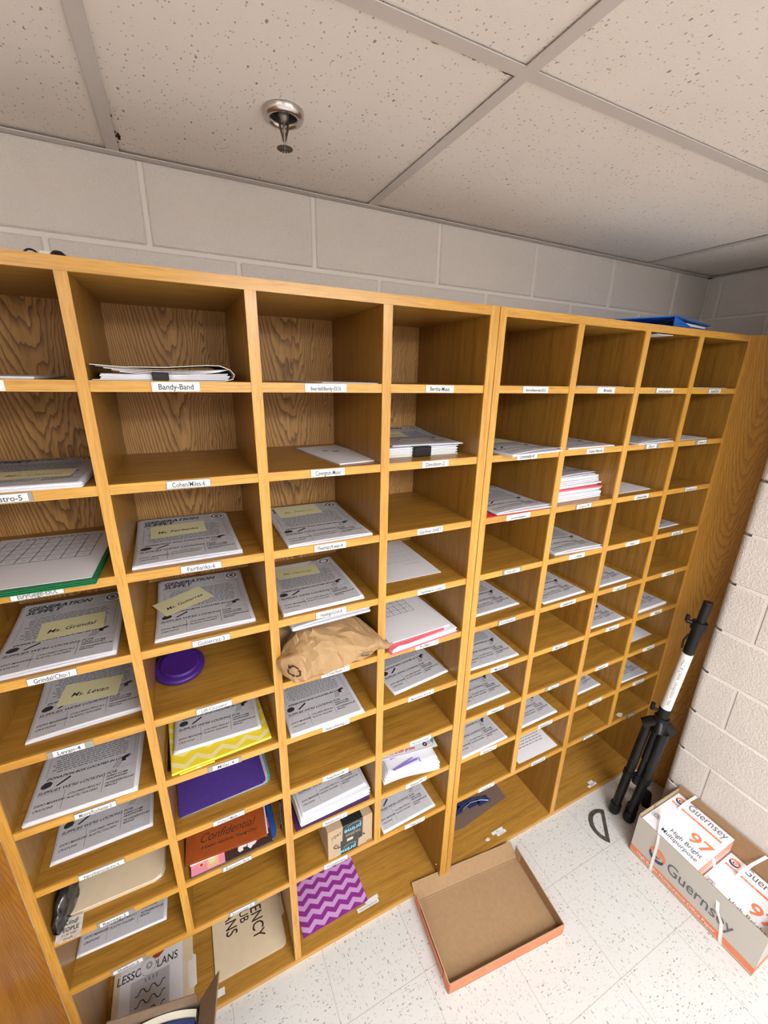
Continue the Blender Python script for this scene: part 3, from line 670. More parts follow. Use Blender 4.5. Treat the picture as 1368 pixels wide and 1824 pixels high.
sticky(0, 2, [(-0.700, 0.064), (-0.577, 0.063)], 'Mr. Castro', ink='pencil'); sticky(0, 4, [(-0.715, 0.125), (-0.588, 0.132)], 'Ms. Grindal')
sticky(0, 5, [(-0.716, 0.138), (-0.588, 0.126)], 'Ms. Levan'); sticky(1, 3, [(-0.466, 0.173), (-0.334, 0.181)], 'Ms. Fairbanks', 0.018)
sticky(1, 4, [(-0.458, 0.160), (-0.402, 0.082)], '') if False else sticky(1, 4, [(-0.455, 0.125), (-0.345, 0.180)], 'Ms. Gutierrez', 0.018)
sticky(2, 3, [(-0.146, 0.204), (-0.016, 0.212)], 'Ms. Fleeman', 0.018, 'pencil'); sticky(2, 4, [(-0.163, 0.205), (-0.034, 0.200)], 'Ms. Hastings', 0.018, 'pencil')
sticky(4, 2, [(0.505, 0.135), (0.632, 0.15)], 'Ms. D', 0.02, 'pencil'); sticky(4, 3, [(0.470, 0.19), (0.597, 0.19)], 'Ms. G', 0.03); sticky(5, 4, [(0.76, 0.20), (0.886, 0.192)], 'Ms. H', 0.02, 'pencil')

# ------------------------------------------------------------------ other papers
def sheet(name, w, h, label, cat, x, y, z, ang, t=0.0012, mat='paper', deco=None, group=None, lift=None, n=1, chmat=None):
    b = MB(); stack_body(b, w, h, t, n, 7, chmat or mat); b.grid(0, w, 0, h, t + 0.0002, 8, 10, mat)
    if deco: deco(b, t + 0.0008)
    if lift: b.warp(lift)
    o = bpy.data.objects.new(name, b.mesh(name)); COL.objects.link(o); o.location = (x, y, z); o.rotation_euler = (0, 0, R(ang))
    return tag(o, label, cat, group)
def calendar(x0, x1, y0, y1, nx, ny):
    def d(b, z):
        for i in range(nx + 1): x = x0 + (x1 - x0) * i / nx; b.line((x, y0), (x, y1), 0.0013, z, 'ink')
        for j in range(ny + 1): y = y0 + (y1 - y0) * j / ny; b.line((x0, y), (x1, y), 0.0013, z, 'ink')
        for i in range(nx):
            for j in range(ny): cx = x0 + (x1 - x0) * (i + 0.5) / nx; cy = y0 + (y1 - y0) * (j + 0.5) / ny; b.rect(cx - 0.004, cx + 0.004, cy - 0.001, cy + 0.001, z, 'ink_faint')
        x = x0 + 0.03
        while x < x1 - 0.03: b.rect(x, x + 0.009, y1 + 0.006, y1 + 0.0095, z, 'ink'); x += 0.0125
    return d
# far left column
sheet('paper_sheet', 0.216, 0.27, f'thin white papers on the {cell(0, 1)}', 'paper', -0.80, 0.02, SH[1] + 0.0003, 1, 0.004, n=3)
gf = thing('green_folder', f'green pocket folder under a printed calendar sheet on the {cell(0, 3)}', 'folder', (-0.797, -0.012, SH[3]))
b = MB(); Mx = Matrix.Translation((-0.797, -0.012, SH[3] + 0.0004)) @ Matrix.Rotation(R(-2), 4, 'Z')
for k in range(3): b.box(0.002 * k, 0.245 - 0.001 * k, 0.003 * k, 0.295, 0.0026 * k, 0.0026 * k + 0.0018, 'green_folder', M=Mx)
b.build('cover', gf)
sheet('calendar_sheet', 0.232, 0.285, 'white printed calendar sheet lying on the green folder', 'paper', -0.792, 0.006, SH[3] + 0.0085, -2.5, 0.001, deco=calendar(0.02, 0.205, 0.12, 0.262, 7, 5))
# eighth shelf far left: manila folder, black bag, card
fo = thing('manila_folder', f'thick cream manila folder on the {cell(0, 8)}', 'folder', (-0.79, 0.045, SH[8]))
b = MB(); Mx = Matrix.Translation((-0.790, 0.045, SH[8] + 0.0005)) @ Matrix.Rotation(R(-0.5), 4, 'Z')
def folder_outline(w, h, r=0.018): return [(0, 0), (w - r * 1.4, 0), (w - r * 0.3, r * 0.5), (w, r * 1.4), (w, h), (0, h)]
b.prism(folder_outline(0.235, 0.295), 0, 0.0015, 'manila', M=Mx); b.prism(folder_outline(0.233, 0.295), 0.010, 0.0125, 'manila', M=Mx); b.build('cover', fo)
b = MB(); b.box(0.004, 0.226, 0.005, 0.285, 0.002, 0.0095, 'paper_edge', M=Mx); b.build('contents', fo)
card = MB(); Mx = plane_m((-0.795, -0.004, SH[8] + 0.001), (0.052, -0.004, 0), (0, 0.046, 0.006))
card.box(0, 0.054, 0, 0.048, 0, 0.0012, 'granite_card', M=Mx); card.text('Kind', 0.016, 0.027, 0.032, 0.0016, 'ink', M=Mx, align='CENTER', shear=0.2, bold=0.01); card.text('PEOPLE', 0.012, 0.027, 0.019, 0.0016, 'ink', M=Mx, align='CENTER', bold=0.02)
card.text('are my kinda', 0.006, 0.027, 0.011, 0.0016, 'ink', M=Mx, align='CENTER'); card.text('people', 0.007, 0.027, 0.003, 0.0016, 'ink', M=Mx, align='CENTER')
tag(card.build('message_card', loc=(-0.795, -0.004, SH[8])), 'small speckled card reading KIND PEOPLE at the shelf front', 'card')
def crumple(b, a, fr): 
    b.warp(lambda v: v + Vector((noise.noise(v * fr), noise.noise(v * fr + Vector((7, 3, 1))), noise.noise(v * fr + Vector((1, 9, 4))))) * a)
def loft(b, loops, mat, smooth=True):
    n = len(loops[0]); vs = [v for L in loops for v in L]; fs = []
    for i in range(len(loops) - 1):
        for k in range(n): q = (k + 1) % n; fs.append((i * n + k, i * n + q, (i + 1) * n + q, (i + 1) * n + k))
    fs += [tuple(reversed(range(n))), tuple((len(loops) - 1) * n + k for k in range(n))]
    b.add(vs, fs, mat, smooth)
b = MB(); loops = []
for i in range(15):
    t = i / 14; cy = 0.012 + 0.13 * t; cx = -0.790 + 0.02 * math.sin(t * 2); cz = SH[8] + 0.030 + 0.02 * t
    rx = 0.004 + 0.013 * math.sin(math.pi * min(1, t * 0.85 + 0.1)); rz = (0.006 + 0.040 * math.sin(math.pi * min(1, t * 0.8 + 0.15)))
    loops.append([Vector((cx + rx * math.cos(a) * (1 + 0.2 * math.sin(5 * a)), cy, max(SH[8] + 0.001, cz + rz * math.sin(a)))) for a in [2 * math.pi * k / 20 for k in range(20)]])
loft(b, loops, 'glossy_black_bag'); crumple(b, 0.007, 45)
b.warp(lambda v: Vector((max(-0.7985, v.x), v.y, min(0.79, max(SH[8] + 0.0006, v.z)))))
tag(b.build('plastic_bag', loc=(-0.78, 0.06, SH[8])), 'crumpled glossy black plastic bag at the lower left cubby side', 'bag')

# second column: clipped paper bundle, purple lid, folders
tb = thing('paper_bundle', f'folded paper bundle with black clip on the {cell(1, 1)}', 'papers', (-0.38, 0.06, SH[1]))
b = MB(); z0 = SH[1] + 0.0006
def band(pts, th, y0, y1, mat, b):  # ribbon seen from the front: list of (x,z)
    n = len(pts); vs = []
    for (x, z) in pts: vs += [(x, y0, z), (x, y1, z), (x, y1, z + th), (x, y0, z + th)]
    fs = [(4 * i + k, 4 * i + (k + 1) % 4, 4 * i + 4 + (k + 1) % 4, 4 * i + 4 + k) for i in range(n - 1) for k in range(4)] + [(3, 2, 1, 0), tuple(4 * (n - 1) + k for k in range(4))]
    b.add(vs, fs, mat)
def arc_pts(x0, z0_, x1, z1_, sag, n=14): return [(x0 + (x1 - x0) * i / n, z0_ + (z1_ - z0_) * i / n + sag * math.sin(math.pi * i / n)) for i in range(n + 1)]
band([(-0.500, z0), (-0.26 - 0.02, z0), (-0.262, z0 + 0.004), (-0.258, z0 + 0.012), (-0.266, z0 + 0.022), (-0.285, z0 + 0.029), (-0.31, z0 + 0.029), (-0.38, z0 + 0.0235), (-0.45, z0 + 0.0225), (-0.500, z0 + 0.026)], 0.0010, 0.010, 0.285, 'ivory', b); b.build('cover', tb)
b = MB()
for k in range(6): band(arc_pts(-0.488 + 0.001 * (k % 3), z0 + 0.0015 + 0.0017 * k, -0.272 + 0.0016 * ((k * 5) % 4), z0 + 0.0025 + 0.0022 * k, -0.0004 * k), 0.0013, 0.012 + 0.0008 * ((k * 7) % 4), 0.28, 'paper_edge', b)
b.build('sheets', tb)
b = MB()
for k in range(4): band(arc_pts(-0.492 + 0.012 * k, z0 + 0.0235 - 0.003 * k, -0.270 - 0.004 * k, z0 + 0.0215 - 0.001 * k, -0.004 - 0.001 * k), 0.0011, 0.013, 0.28, 'label_holder' if k == 0 else 'paper_edge', b)
b.build('sheets', tb)
b = MB(); b.box(-0.405, -0.377, 0.004, 0.03, z0 + 0.0008, z0 + 0.0150, 'black_plastic', ch=0.001); b.build('clip', tb)
pl = thing('purple_lid', f'round purple plastic lid on the {cell(1, 5)}', 'lid', (-0.447, 0.165, SH[5]))
b = MB(); b.lathe([(0.050, 0), (0.0605, 0.001), (0.062, 0.006), (0.062, 0.012), (0.059, 0.015), (0.049, 0.0155)], 'purple_lid', 48, M=Matrix.Translation((-0.447, 0.165, SH[5] + 0.0115)) @ Matrix.Rotation(R(10), 4, 'X')); b.build('rim', pl)
b = MB(); b.lathe([(0.049, 0.0155), (0.048, 0.020), (0.046, 0.0225), (0.043, 0.0220), (0.0, 0.0215)], 'purple_lid', 48, M=Matrix.Translation((-0.445, 0.165, SH[5] + 0.0115)) @ Matrix.Rotation(R(10), 4, 'X'), cap=False); b.build('top', pl)
# sixth shelf: black folder, yellow chevron gift bag, flyer
tag(MB().box(-0.5005, -0.30, 0.03, 0.30, SH[6] + 0.0006, SH[6] + 0.0040, 'black_plastic').build('black_folder', loc=(-0.5, 0.03, SH[6])), 'flat black folder under the yellow chevron bag', 'folder')
yb = thing('gift_bag', 'flat yellow chevron paper bag under a flyer, second column', 'bag', (-0.491, 0.006, SH[6])); yb.rotation_euler = (0, 0, R(3))
b = MB(); b.box(0, 0.248, 0, 0.30, 0.0046, 0.012, 'chevron_yellow', ch=0.002); b.warp(lambda v: Vector((v.x, v.y, v.z + 0.004 * math.sin(v.x * 12) * (v.y > 0.1))))
o = bpy.data.objects.new('bag_body', b.mesh('bag_body')); COL.objects.link(o); o.parent = yb
b = MB(); b.box(0.018, 0.10, -0.004, 0.001, 0.0050, 0.0095, 'chevron_yellow'); o = bpy.data.objects.new('folded_hem', b.mesh('folded_hem')); COL.objects.link(o); o.parent = yb
FL[(1, 6)] = flyer(1, 6, -0.264, 0.056, -1.5, 0.003, 0, SH[6] + 0.0168, label='supply flyers lying on the yellow chevron bag')
# seventh shelf: teal, lilac, purple folders
def folder_thing(x, y, z, ang, w, h, mat, label, th=0.0022, r=0.015, name='pocket_folder', inner='paper_edge', gap=0.001):
    t_ = thing(name, label, 'folder', (x, y, z)); t_.rotation_euler = (0, 0, R(ang))
    b = MB(); b.prism(folder_outline(w, h, r), 0, th * 0.35, mat); b.prism([(p[0], p[1]) for p in folder_outline(w - 0.001, h, r)], th * 0.65 + gap, th + gap, mat)
    o = bpy.data.objects.new('cover', b.mesh('cover')); COL.objects.link(o); o.parent = t_
    b = MB(); b.box(0.002, w - r * 0.8, 0.003, h - 0.005, th * 0.36, th * 0.64 + gap, inner); o = bpy.data.objects.new('contents', b.mesh('contents')); COL.objects.link(o); o.parent = t_
    return t_
folder_thing(-0.492, 0.048, SH[7] + 0.0005, 1.5, 0.243, 0.295, 'teal_folder', 'teal folder lowest in the pile under the purple folder')
folder_thing(-0.494, 0.046, SH[7] + 0.0040, 2.0, 0.238, 0.295, 'lilac_folder', 'pale lilac folder between the teal and purple folders')
folder_thing(-0.496, 0.043, SH[7] + 0.0075, 2.5, 0.232, 0.292, 'purple_folder', f'smooth purple folder topping the pile, {cell(1, 7)}', r=0.008)
# eighth shelf: blue folder, brown folder, pink card, packet, rust folder
folder_thing(-0.4890, 0.012, SH[8] + 0.0005, 0.5, 0.240, 0.295, 'blue_folder', 'bright blue folder lowest under the rust Confidential folder', r=0.02)
db = thing('brown_folder', 'dark brown clear-fronted folder under the rust Confidential folder', 'folder', (-0.492, 0.005, SH[8]))
Mx = Matrix.Translation((-0.492, 0.005, SH[8] + 0.0042)) @ Matrix.Rotation(R(0.5), 4, 'Z')
b = MB(); b.box(0, 0.226, 0, 0.29, 0, 0.0050, 'dark_brown', M=Mx, ch=0.001); b.build('cover', db)
b = MB(); b.box(0.003, 0.092, 0.002, 0.07, 0.0052, 0.0058, 'pink_card', M=Mx); b.box(0.045, 0.075, 0.006, 0.05, 0.0059, 0.0062, 'peach', M=Mx); b.disc(0.058, 0.022, 0.009, 0.0064, 'sticky', M=Mx); b.disc(0.030, 0.022, 0.007, 0.0064, 'peach', M=Mx); b.disc(0.030, 0.022, 0.004, 0.0066, 'red_ink', M=Mx)
tag(b.build('greeting_card', loc=(-0.49, 0.005, SH[8] + 0.009)), 'pink greeting card peeking out under the rust folder', 'card')
b = MB(); b.box(0.001, 0.14, 0.030, 0.07, 0.0068, 0.0090, 'paper', M=Mx); tag(b.build('paper_sheet', loc=(-0.49, 0.03, SH[8] + 0.011)), 'white papers just under the rust Confidential folder', 'paper')
b = MB(); rr = random.Random(3)
for k in range(6):
    cx, cy = 0.135 + 0.010 * k, 0.020 + 0.006 * (k % 3); pts = [(cx + rr.uniform(0.006, 0.013) * math.cos(a), cy + rr.uniform(0.006, 0.014) * math.sin(a)) for a in [2 * math.pi * q / 7 for q in range(7)]]
    b.prism(pts, 0.0055 + 0.0006 * k, 0.0062 + 0.0006 * k, 'paper' if k % 3 != 2 else 'red_ink', M=Mx)
b.box(0.175, 0.224, 0.045, 0.075, 0.0055, 0.010, 'magenta', M=Mx)
tag(b.build('decal_packet', loc=(-0.35, 0.03, SH[8] + 0.01)), 'small clear packet of white and red decals on the brown folder', 'packet')
rf = thing('confidential_folder', 'rust-coloured folder with Confidential written on it', 'folder', (-0.503, 0.038, SH[8] + 0.0145)); rf.rotation_euler = (0, 0, R(-3.2))
b = MB(); b.box(0, 0.225, 0, 0.29, 0, 0.0012, 'rust_folder'); b.box(0, 0.224, 0.001, 0.289, 0.004, 0.0056, 'rust_folder')
b.text('Confidential', 0.036, 0.112, 0.046, 0.0060, 'dark_brown', align='CENTER', shear=0.5, sx=0.88, bold=-0.006); b.text('if found, return to Young-Choi', 0.0125, 0.118, 0.027, 0.0060, 'dark_brown', align='CENTER', shear=0.3, bold=0.01)
o = bpy.data.objects.new('cover', b.mesh('cover')); COL.objects.link(o); o.parent = rf
b = MB(); b.box(0.003, 0.228, 0.006, 0.285, 0.0014, 0.0038, 'paper_edge'); o = bpy.data.objects.new('contents', b.mesh('contents')); COL.objects.link(o); o.parent = rf
b = MB(); b.tube([(-0.2335, 0.035, 0.742), (-0.2360, 0.020, 0.70), (-0.2345, 0.012, 0.665), (-0.2365, 0.026, 0.640), (-0.2345, 0.04, 0.66), (-0.2335, 0.045, 0.70), (-0.2335, 0.04, 0.742)], 0.0028, 'glossy_black_bag', 8)
tag(b.build('lanyard', loc=(-0.2345, 0.03, 0.742)), 'thin black strap hanging on the divider right of the rust folder', 'strap')

# third column
sheet('paper_sheet', 0.14, 0.22, f'thin white sheet on the {cell(2, 1)}', 'paper', -0.075, 0.012, SH[1] + 0.0003, 3, 0.0016, n=2)
b = MB(); Mx = Matrix.Translation((-0.031, 0.028, SH[2] + 0.0005)) @ Matrix.Rotation(R(9), 4, 'Z')
b.box(0, 0.130, 0, 0.262, 0, 0.003, 'paper', M=Mx); b.box(0.045, 0.06, 0.17, 0.19, 0.0031, 0.0033, 'ink_faint', M=Mx); b.box(0.066, 0.085, 0.15, 0.17, 0.0031, 0.0033, 'ink_faint', M=Mx)
tag(b.build('envelope', loc=(-0.03, 0.03, SH[2])), f'white paper envelope on the {cell(2, 2)}', 'envelope')
# crumpled kraft bag
b = MB(); loops = []
ST = [(-0.218, -0.008, 1.250, 1.272, 0.000), (-0.210, -0.026, 1.236, 1.278, 0.00), (-0.192, -0.038, 1.226, 1.286, 0.03), (-0.165, -0.046, 1.212, 1.300, 0.06), (-0.140, -0.052, 1.205, 1.312, 0.12), (-0.12, -0.050, 1.196, 1.318, 0.22), (-0.07, -0.046, 1.196, 1.314, 0.24), (-0.02, -0.046, 1.198, 1.308, 0.24), (0.01, -0.048, 1.202, 1.300, 0.20), (0.03, -0.050, 1.212, 1.288, 0.12), (0.05, -0.050, 1.226, 1.278, 0.03), (0.066, -0.046, 1.236, 1.268, -0.012), (0.082, -0.040, 1.246, 1.260, -0.020), (0.098, -0.036, 1.250, 1.2545, -0.028)]
def interp(ST, n):
    out = []
    for i in range(n):
        t = i * (len(ST) - 1) / (n - 1); k = min(int(t), len(ST) - 2); f = t - k; f = f * f * (3 - 2 * f); out.append(tuple(ST[k][j] * (1 - f) + ST[k + 1][j] * f for j in range(5)))
    return out
for (x, yf, zl, zh, yb_) in interp(ST, 40):
    ym = (yf + yb_) / 2; ry = (yb_ - yf) / 2; zm = (zl + zh) / 2; rz = (zh - zl) / 2; L = []
    for k in range(30):
        a = 2 * math.pi * k / 30 + 0.1 * noise.noise(Vector((x * 60, k, 0))); c, s_ = math.cos(a), math.sin(a); pw = 0.62
        L.append(Vector((x, ym + ry * math.copysign(abs(c) ** pw, c), zm + rz * math.copysign(abs(s_) ** pw, s_))))
    loops.append(L)
loft(b, loops, 'kraft', False)
loops = []
for i in range(24):
    t = i / 23; x = -0.200 + 0.10 * t; L = []
    for k in range(24):
        a = 2 * math.pi * k / 24; L.append(Vector((x, 0.15 + 0.07 * math.copysign(abs(math.cos(a)) ** 0.6, math.cos(a)), 1.252 + 0.058 * math.copysign(abs(math.sin(a)) ** 0.6, math.sin(a)))))
    loops.append(L)
loft(b, loops, 'kraft', False)
def bagw(v):
    p = v * 16; q = v * 30
    d = Vector((0, noise.noise(p), noise.noise(p + Vector((3, 1, 2))))) * 0.030
    rid = abs(noise.noise(q)) ; d += Vector((noise.noise(q + Vector((9, 0, 0))) * 0.3, -1 * rid, 0.5 * rid)) * 0.017
    d.z = max(d.z, -0.004)
    front = 1.0 if v.y < 0.02 else 0.5
    w = v + d * front
    return w
b.warp(bagw)
def clampbag(v):
    x, y, z = v
    if y > -0.001:
        z = max(z, SH[5] + 0.0015); x = min(max(x, -0.2055), 0.0655); z = min(z, 1.330)
    if y < 0 and z < SH[5] + 0.004: y = min(y, -0.001)
    if y >= 0 and x > 0.0655: y = -0.002
    return Vector((x, min(y, 0.34), z))
b.warp(clampbag)
kb = tag(b.build('paper_bag', loc=(-0.07, 0.05, SH[5])), 'crumpled brown paper bag bulging out of the third column', 'bag')
from mathutils.bvhtree import BVHTree
_bv = BVHTree.FromPolygons([v.co + kb.location for v in kb.data.vertices], [tuple(p.vertices) for p in kb.data.polygons])
bt = MB(); bt.text('THIS', 0.013, 0.010, 1.232, 0, 'dark_brown', align='CENTER', bold=0.02); bt.text('DO NOT', 0.009, 0.012, 1.249, 0, 'dark_brown', align='CENTER')
for k in range(3):
    a0 = R(90 + 120 * k); P = lambda rr_, da: (-0.186 + rr_ * math.cos(a0 + R(da)), 1.258 + rr_ * math.sin(a0 + R(da)))
    q = [P(0.013, -48), P(0.0145, 0), P(0.012, 45)]
    for u, w_ in zip(q[:-1], q[1:]): bt.line(u, w_, 0.0040, 0, 'dark_brown', n=2)
    t1, t2, t3 = P(0.017, 40), P(0.007, 44), P(0.0125, 68); bt.add([(t1[0], t1[1], 0), (t3[0], t3[1], 0), (t2[0], t2[1], 0)], [(0, 1, 2)], 'dark_brown')
nv = []
for v in bt.v:
    h = _bv.ray_cast(Vector((v.x, -0.4, v.y)), Vector((0, 1, 0)))[0]
    nv.append(Vector((v.x, (h.y if h else 0.0) - 0.0012, v.y)))
bt.v = nv; bt.build('printing', kb)
FL[(2, 5)] = flyer(2, 5, 0.050, 0.020, 2.0, 0.006, 4, 1.3315, label='supply flyers resting on top of the crumpled brown paper bag')
# eighth shelf third column: dark purple folder, thick paper pile, flyer
folder_thing(-0.196, 0.010, SH[8] + 0.0005, 0.0, 0.250, 0.29, 'purple_dark', 'dark plum folder under the thick white paper pile', r=0.006)
b = MB(); rr = random.Random(9)
for k in range(9):
    th = 0.0030; z = SH[8] + 0.0045 + k * 0.0033; a = rr.uniform(-1.5, 1.5); ox = rr.uniform(-0.003, 0.003)
    Mx = Matrix.Translation((-0.178 + ox, 0.016 + rr.uniform(-0.003, 0.004), z)) @ Matrix.Rotation(R(a + 2), 4, 'Z'); b.box(0, 0.236, 0, 0.28, 0, th, 'paper_edge' if k % 3 else 'paper', M=Mx, ch=0.0006)
tag(b.build('paper_pile', loc=(-0.178, 0.02, SH[8])), f'thick fanned pile of white papers on the {cell(2, 8)}', 'papers')
FL[(2, 8)] = flyer(2, 8, 0.050, 0.036, 3.5, 0.003, 0, SH[8] + 0.0362, label='supply flyers on top of the thick white paper pile')
# delivery box
pb = thing('delivery_box', 'small brown delivery box with black tape, third column bottom shelf', 'box', (-0.096, 0.008, SH[9]))
Mx = Matrix.Translation((-0.0965, 0.009, SH[9] + 0.0006)) @ Matrix.Rotation(R(0.8), 4, 'Z'); BXW, BXD, BXH = 0.160, 0.16, 0.128
b = MB(); b.box(0, BXW, 0, BXD, 0, BXH, 'cardboard_pale', M=Mx, ch=0.0012); b.build('carton', pb)
b = MB(); Fm = Mx @ plane_m((0, -0.0006, 0), (1, 0, 0), (0, 0, 1))
b.add([(0.044, 0.001, 0), (0.105, 0.001, 0), (0.108, 0.040, 0), (0.122, 0.042, 0), (0.124, BXH, 0), (0.052, BXH, 0), (0.050, 0.066, 0), (0.043, 0.064, 0)], [tuple(range(8))], 'tape_black', M=Fm)
b.add([(0.052, 0, 0), (0.124, 0, 0), (0.124, 0.16, 0), (0.052, 0.16, 0)], [(0, 1, 2, 3)], 'tape_black', M=Mx @ Matrix.Translation((0, 0, BXH + 0.0006)))
b.text('prime', 0.026, 0.098, 0.022, 0.0004, 'prime_blue', M=Fm, rot=math.pi, align='LEFT', bold=0.02); b.text('prime', 0.026, 0.118, 0.108, 0.0004, 'prime_blue', M=Fm, rot=math.pi, align='LEFT', bold=0.02)
def arc(cx, cy, r, a0, a1, n=12): return [(cx + r * math.cos(R(a0 + (a1 - a0) * i / n)), cy + 0.45 * r * math.sin(R(a0 + (a1 - a0) * i / n))) for i in range(n + 1)]
b.pline(arc(0.077, 0.026, 0.024, 20, 165), 0.0016, 0.0004, 'prime_blue', M=Fm); b.pline(arc(0.094, 0.112, 0.026, 20, 165), 0.0016, 0.0004, 'prime_blue', M=Fm)
b.rect(0.066, 0.088, 0.052, 0.064, 0.0004, 'prime_tan', M=Fm); b.text('Free delivery', 0.010, 0.115, 0.080, 0.0004, 'prime_tan', M=Fm, rot=math.pi); b.rect(0.060, 0.115, 0.0835, 0.0848, 0.0004, 'prime_tan', M=Fm)
b.build('tape', pb)
b = MB(); b.text('1041', 0.020, 0.010, 0.088, 0.0003, 'dark_brown', M=Fm, shear=0.2, rot=0.3); b.pline(arc(0.046, 0.052, 0.026, 130, 265), 0.004, 0.0003, 'ink', M=Fm); b.pline(arc(0.046, 0.052, 0.015, 130, 240), 0.0025, 0.0003, 'ink', M=Fm)
b.add([(0.122, 0.050, 0.0003), (0.134, 0.044, 0.0003), (0.126, 0.058, 0.0003)], [(0, 1, 2)], 'ink', M=Fm); b.rect(0.138, 0.156, 0.006, 0.0085, 0.0003, 'ink', M=Fm); b.build('printing', pb)
# purple chevron folder on the base
cf = folder_thing(-0.186, 0.048, BASE + 0.0006, 1.5, 0.256, 0.296, 'chevron_purple', 'purple chevron folder on the bottom shelf, third column', r=0.003, name='chevron_folder')

# fourth column
ps = thing('clipped_papers', f'paper stack with a black binder clip on the {cell(3, 2)}', 'papers', (0.12, 0.062, SH[2]))
b = MB(); rr = random.Random(2)
for k in range(10):
    Mx = Matrix.Translation((0.118 + rr.uniform(-0.003, 0.003), 0.064 + rr.uniform(-0.002, 0.003), SH[2] + 0.0006 + 0.0026 * k)) @ Matrix.Rotation(R(1 + rr.uniform(-1, 1)), 4, 'Z'); b.box(0, 0.222, 0, 0.28, 0, 0.0022, 'sticky' if k == 2 else ('paper_edge' if k % 2 else 'paper'), M=Mx)
b.build('sheets', ps)
b = MB(); b.box(0.192, 0.247, 0.056, 0.09, SH[2] + 0.0006, SH[2] + 0.0275, 'black_plastic', ch=0.002); b.build('clip', ps)
FL[(3, 2)] = flyer(3, 2, 0.3555, 0.062, -3, 0.003, 3, SH[2] + 0.0285, label='supply flyers lying on the clipped paper stack')
sticky(3, 2, [(0.135, 0.215), (0.262, 0.208)], 'Ms. Davidson', 0.018, 'pencil')
def table_deco(b, z):
    b.line((0.01, 0.115), (0.20, 0.115), 0.0008, z, 'ink_grey'); b.line((0.01, 0.16), (0.20, 0.16), 0.0008, z, 'ink_faint'); b.line((0.01, 0.19), (0.20, 0.19), 0.0008, z, 'ink_faint')
    for i in range(8): b.line((0.02 + 0.024 * i, 0.115), (0.02 + 0.024 * i, 0.16), 0.0006, z, 'ink_faint')
    b.disc(0.03, 0.215, 0.006, z, 'ink'); b.rect(0.13, 0.19, 0.09, 0.0915, z, 'ink_faint')
sheet('form_sheet', 0.216, 0.286, f'single white form with a faint table on the {cell(3, 4)}', 'paper', 0.101, 0.074, SH[4] + 0.0005, -1, 0.001, deco=table_deco)
pf = thing('pink_folder', 'coral pink folder with a raised tab under calendar sheets', 'folder', (0.105, -0.012, SH[5])); pf.rotation_euler = (0, 0, R(4))
b = MB(); b.box(0, 0.242, 0, 0.28, 0.0006, 0.0020, 'pink_folder'); b.prism([(0.0, -0.002), (0.03, 0.010), (0.06, 0.006), (0.20, 0.012), (0.205, 0.02), (0.20, 0.06), (0.0, 0.06)], 0.0165, 0.0178, 'pink_folder'); o = bpy.data.objects.new('cover', b.mesh('cover')); COL.objects.link(o); o.parent = pf
b = MB(); rr = random.Random(8)
for k in range(5): b.box(0.008 + rr.uniform(-.003, .003), 0.244 + rr.uniform(-.002, .003), 0.004 + rr.uniform(0, .004), 0.283, 0.0024 + 0.0028 * k, 0.0048 + 0.0028 * k, 'paper', ch=0.0005)
o = bpy.data.objects.new('contents', b.mesh('contents')); COL.objects.link(o); o.parent = pf
sheet('calendar_sheet', 0.222, 0.286, 'white calendar sheets on the coral pink folder', 'paper', 0.112, 0.014, SH[5] + 0.0186, 3.0, 0.004, deco=calendar(0.012, 0.165, 0.125, 0.265, 6, 6), n=2)
# eighth shelf: folded drawings
b = MB(); Mx = Matrix.Translation((0.112, 0.030, SH[8] + 0.0008)) @ Matrix.Rotation(R(-6), 4, 'Z')
def wavy(b, x0, x1, y0, y1, z, amp, ph, mat, M):
    n, m = 16, 12; top = []; 
    vs = []; 
    for s_ in (0, 0.0016):
        for j in range(m + 1):
            for i in range(n + 1):
                u, v = i / n, j / m; vs.append((x0 + (x1 - x0) * u, y0 + (y1 - y0) * v + 0.004 * math.sin(5 * u + ph), z + s_ + amp * (0.5 + 0.5 * math.sin(4 * u + 3 * v + ph)) * (1 - 0.3 * v)))
    N = (n + 1) * (m + 1); fs = []
    for j in range(m):
        for i in range(n):
            a = j * (n + 1) + i; fs.append((a + N, a + 1 + N, a + n + 2 + N, a + n + 1 + N)); fs.append((a, a + n + 1, a + n + 2, a + 1))
    for i in range(n): fs.append((i, i + 1, i + 1 + N, i + N))
    for j in range(m): a = j * (n + 1); c = a + n; fs.append((a + n + 1, a, a + N, a + n + 1 + N)); fs.append((c, c + n + 1, c + n + 1 + N, c + N))
    b.add(vs, fs, mat, True, M)
for k in range(5): wavy(b, 0.002 + 0.006 * k, 0.214 + 0.004 * (k % 3), 0.001 + 0.005 * k, 0.24, 0.0008 + 0.0042 * k, 0.0035, 0.7 * k, 'paper', Mx)
b.line((0.045, 0.026), (0.145, 0.042), 0.007, 0.0262, 'violet_ink', M=Mx); b.line((0.060, 0.030), (0.13, 0.052), 0.004, 0.0264, 'violet_ink', M=Mx); b.line((0.150, 0.026), (0.152, 0.046), 0.003, 0.0264, 'violet_ink', M=Mx); b.line((0.05, 0.07), (0.075, 0.075), 0.006, 0.0264, 'violet_ink', M=Mx)
tag(b.build('folded_drawings', loc=(0.1, 0.02, SH[8])), f'folded white drawings with violet marker lines on the {cell(3, 8)}', 'papers')
b = MB(); Mx = Matrix.Translation((0.128, 0.096, SH[8] + 0.036)) @ Matrix.Rotation(R(-8), 4, 'Z')
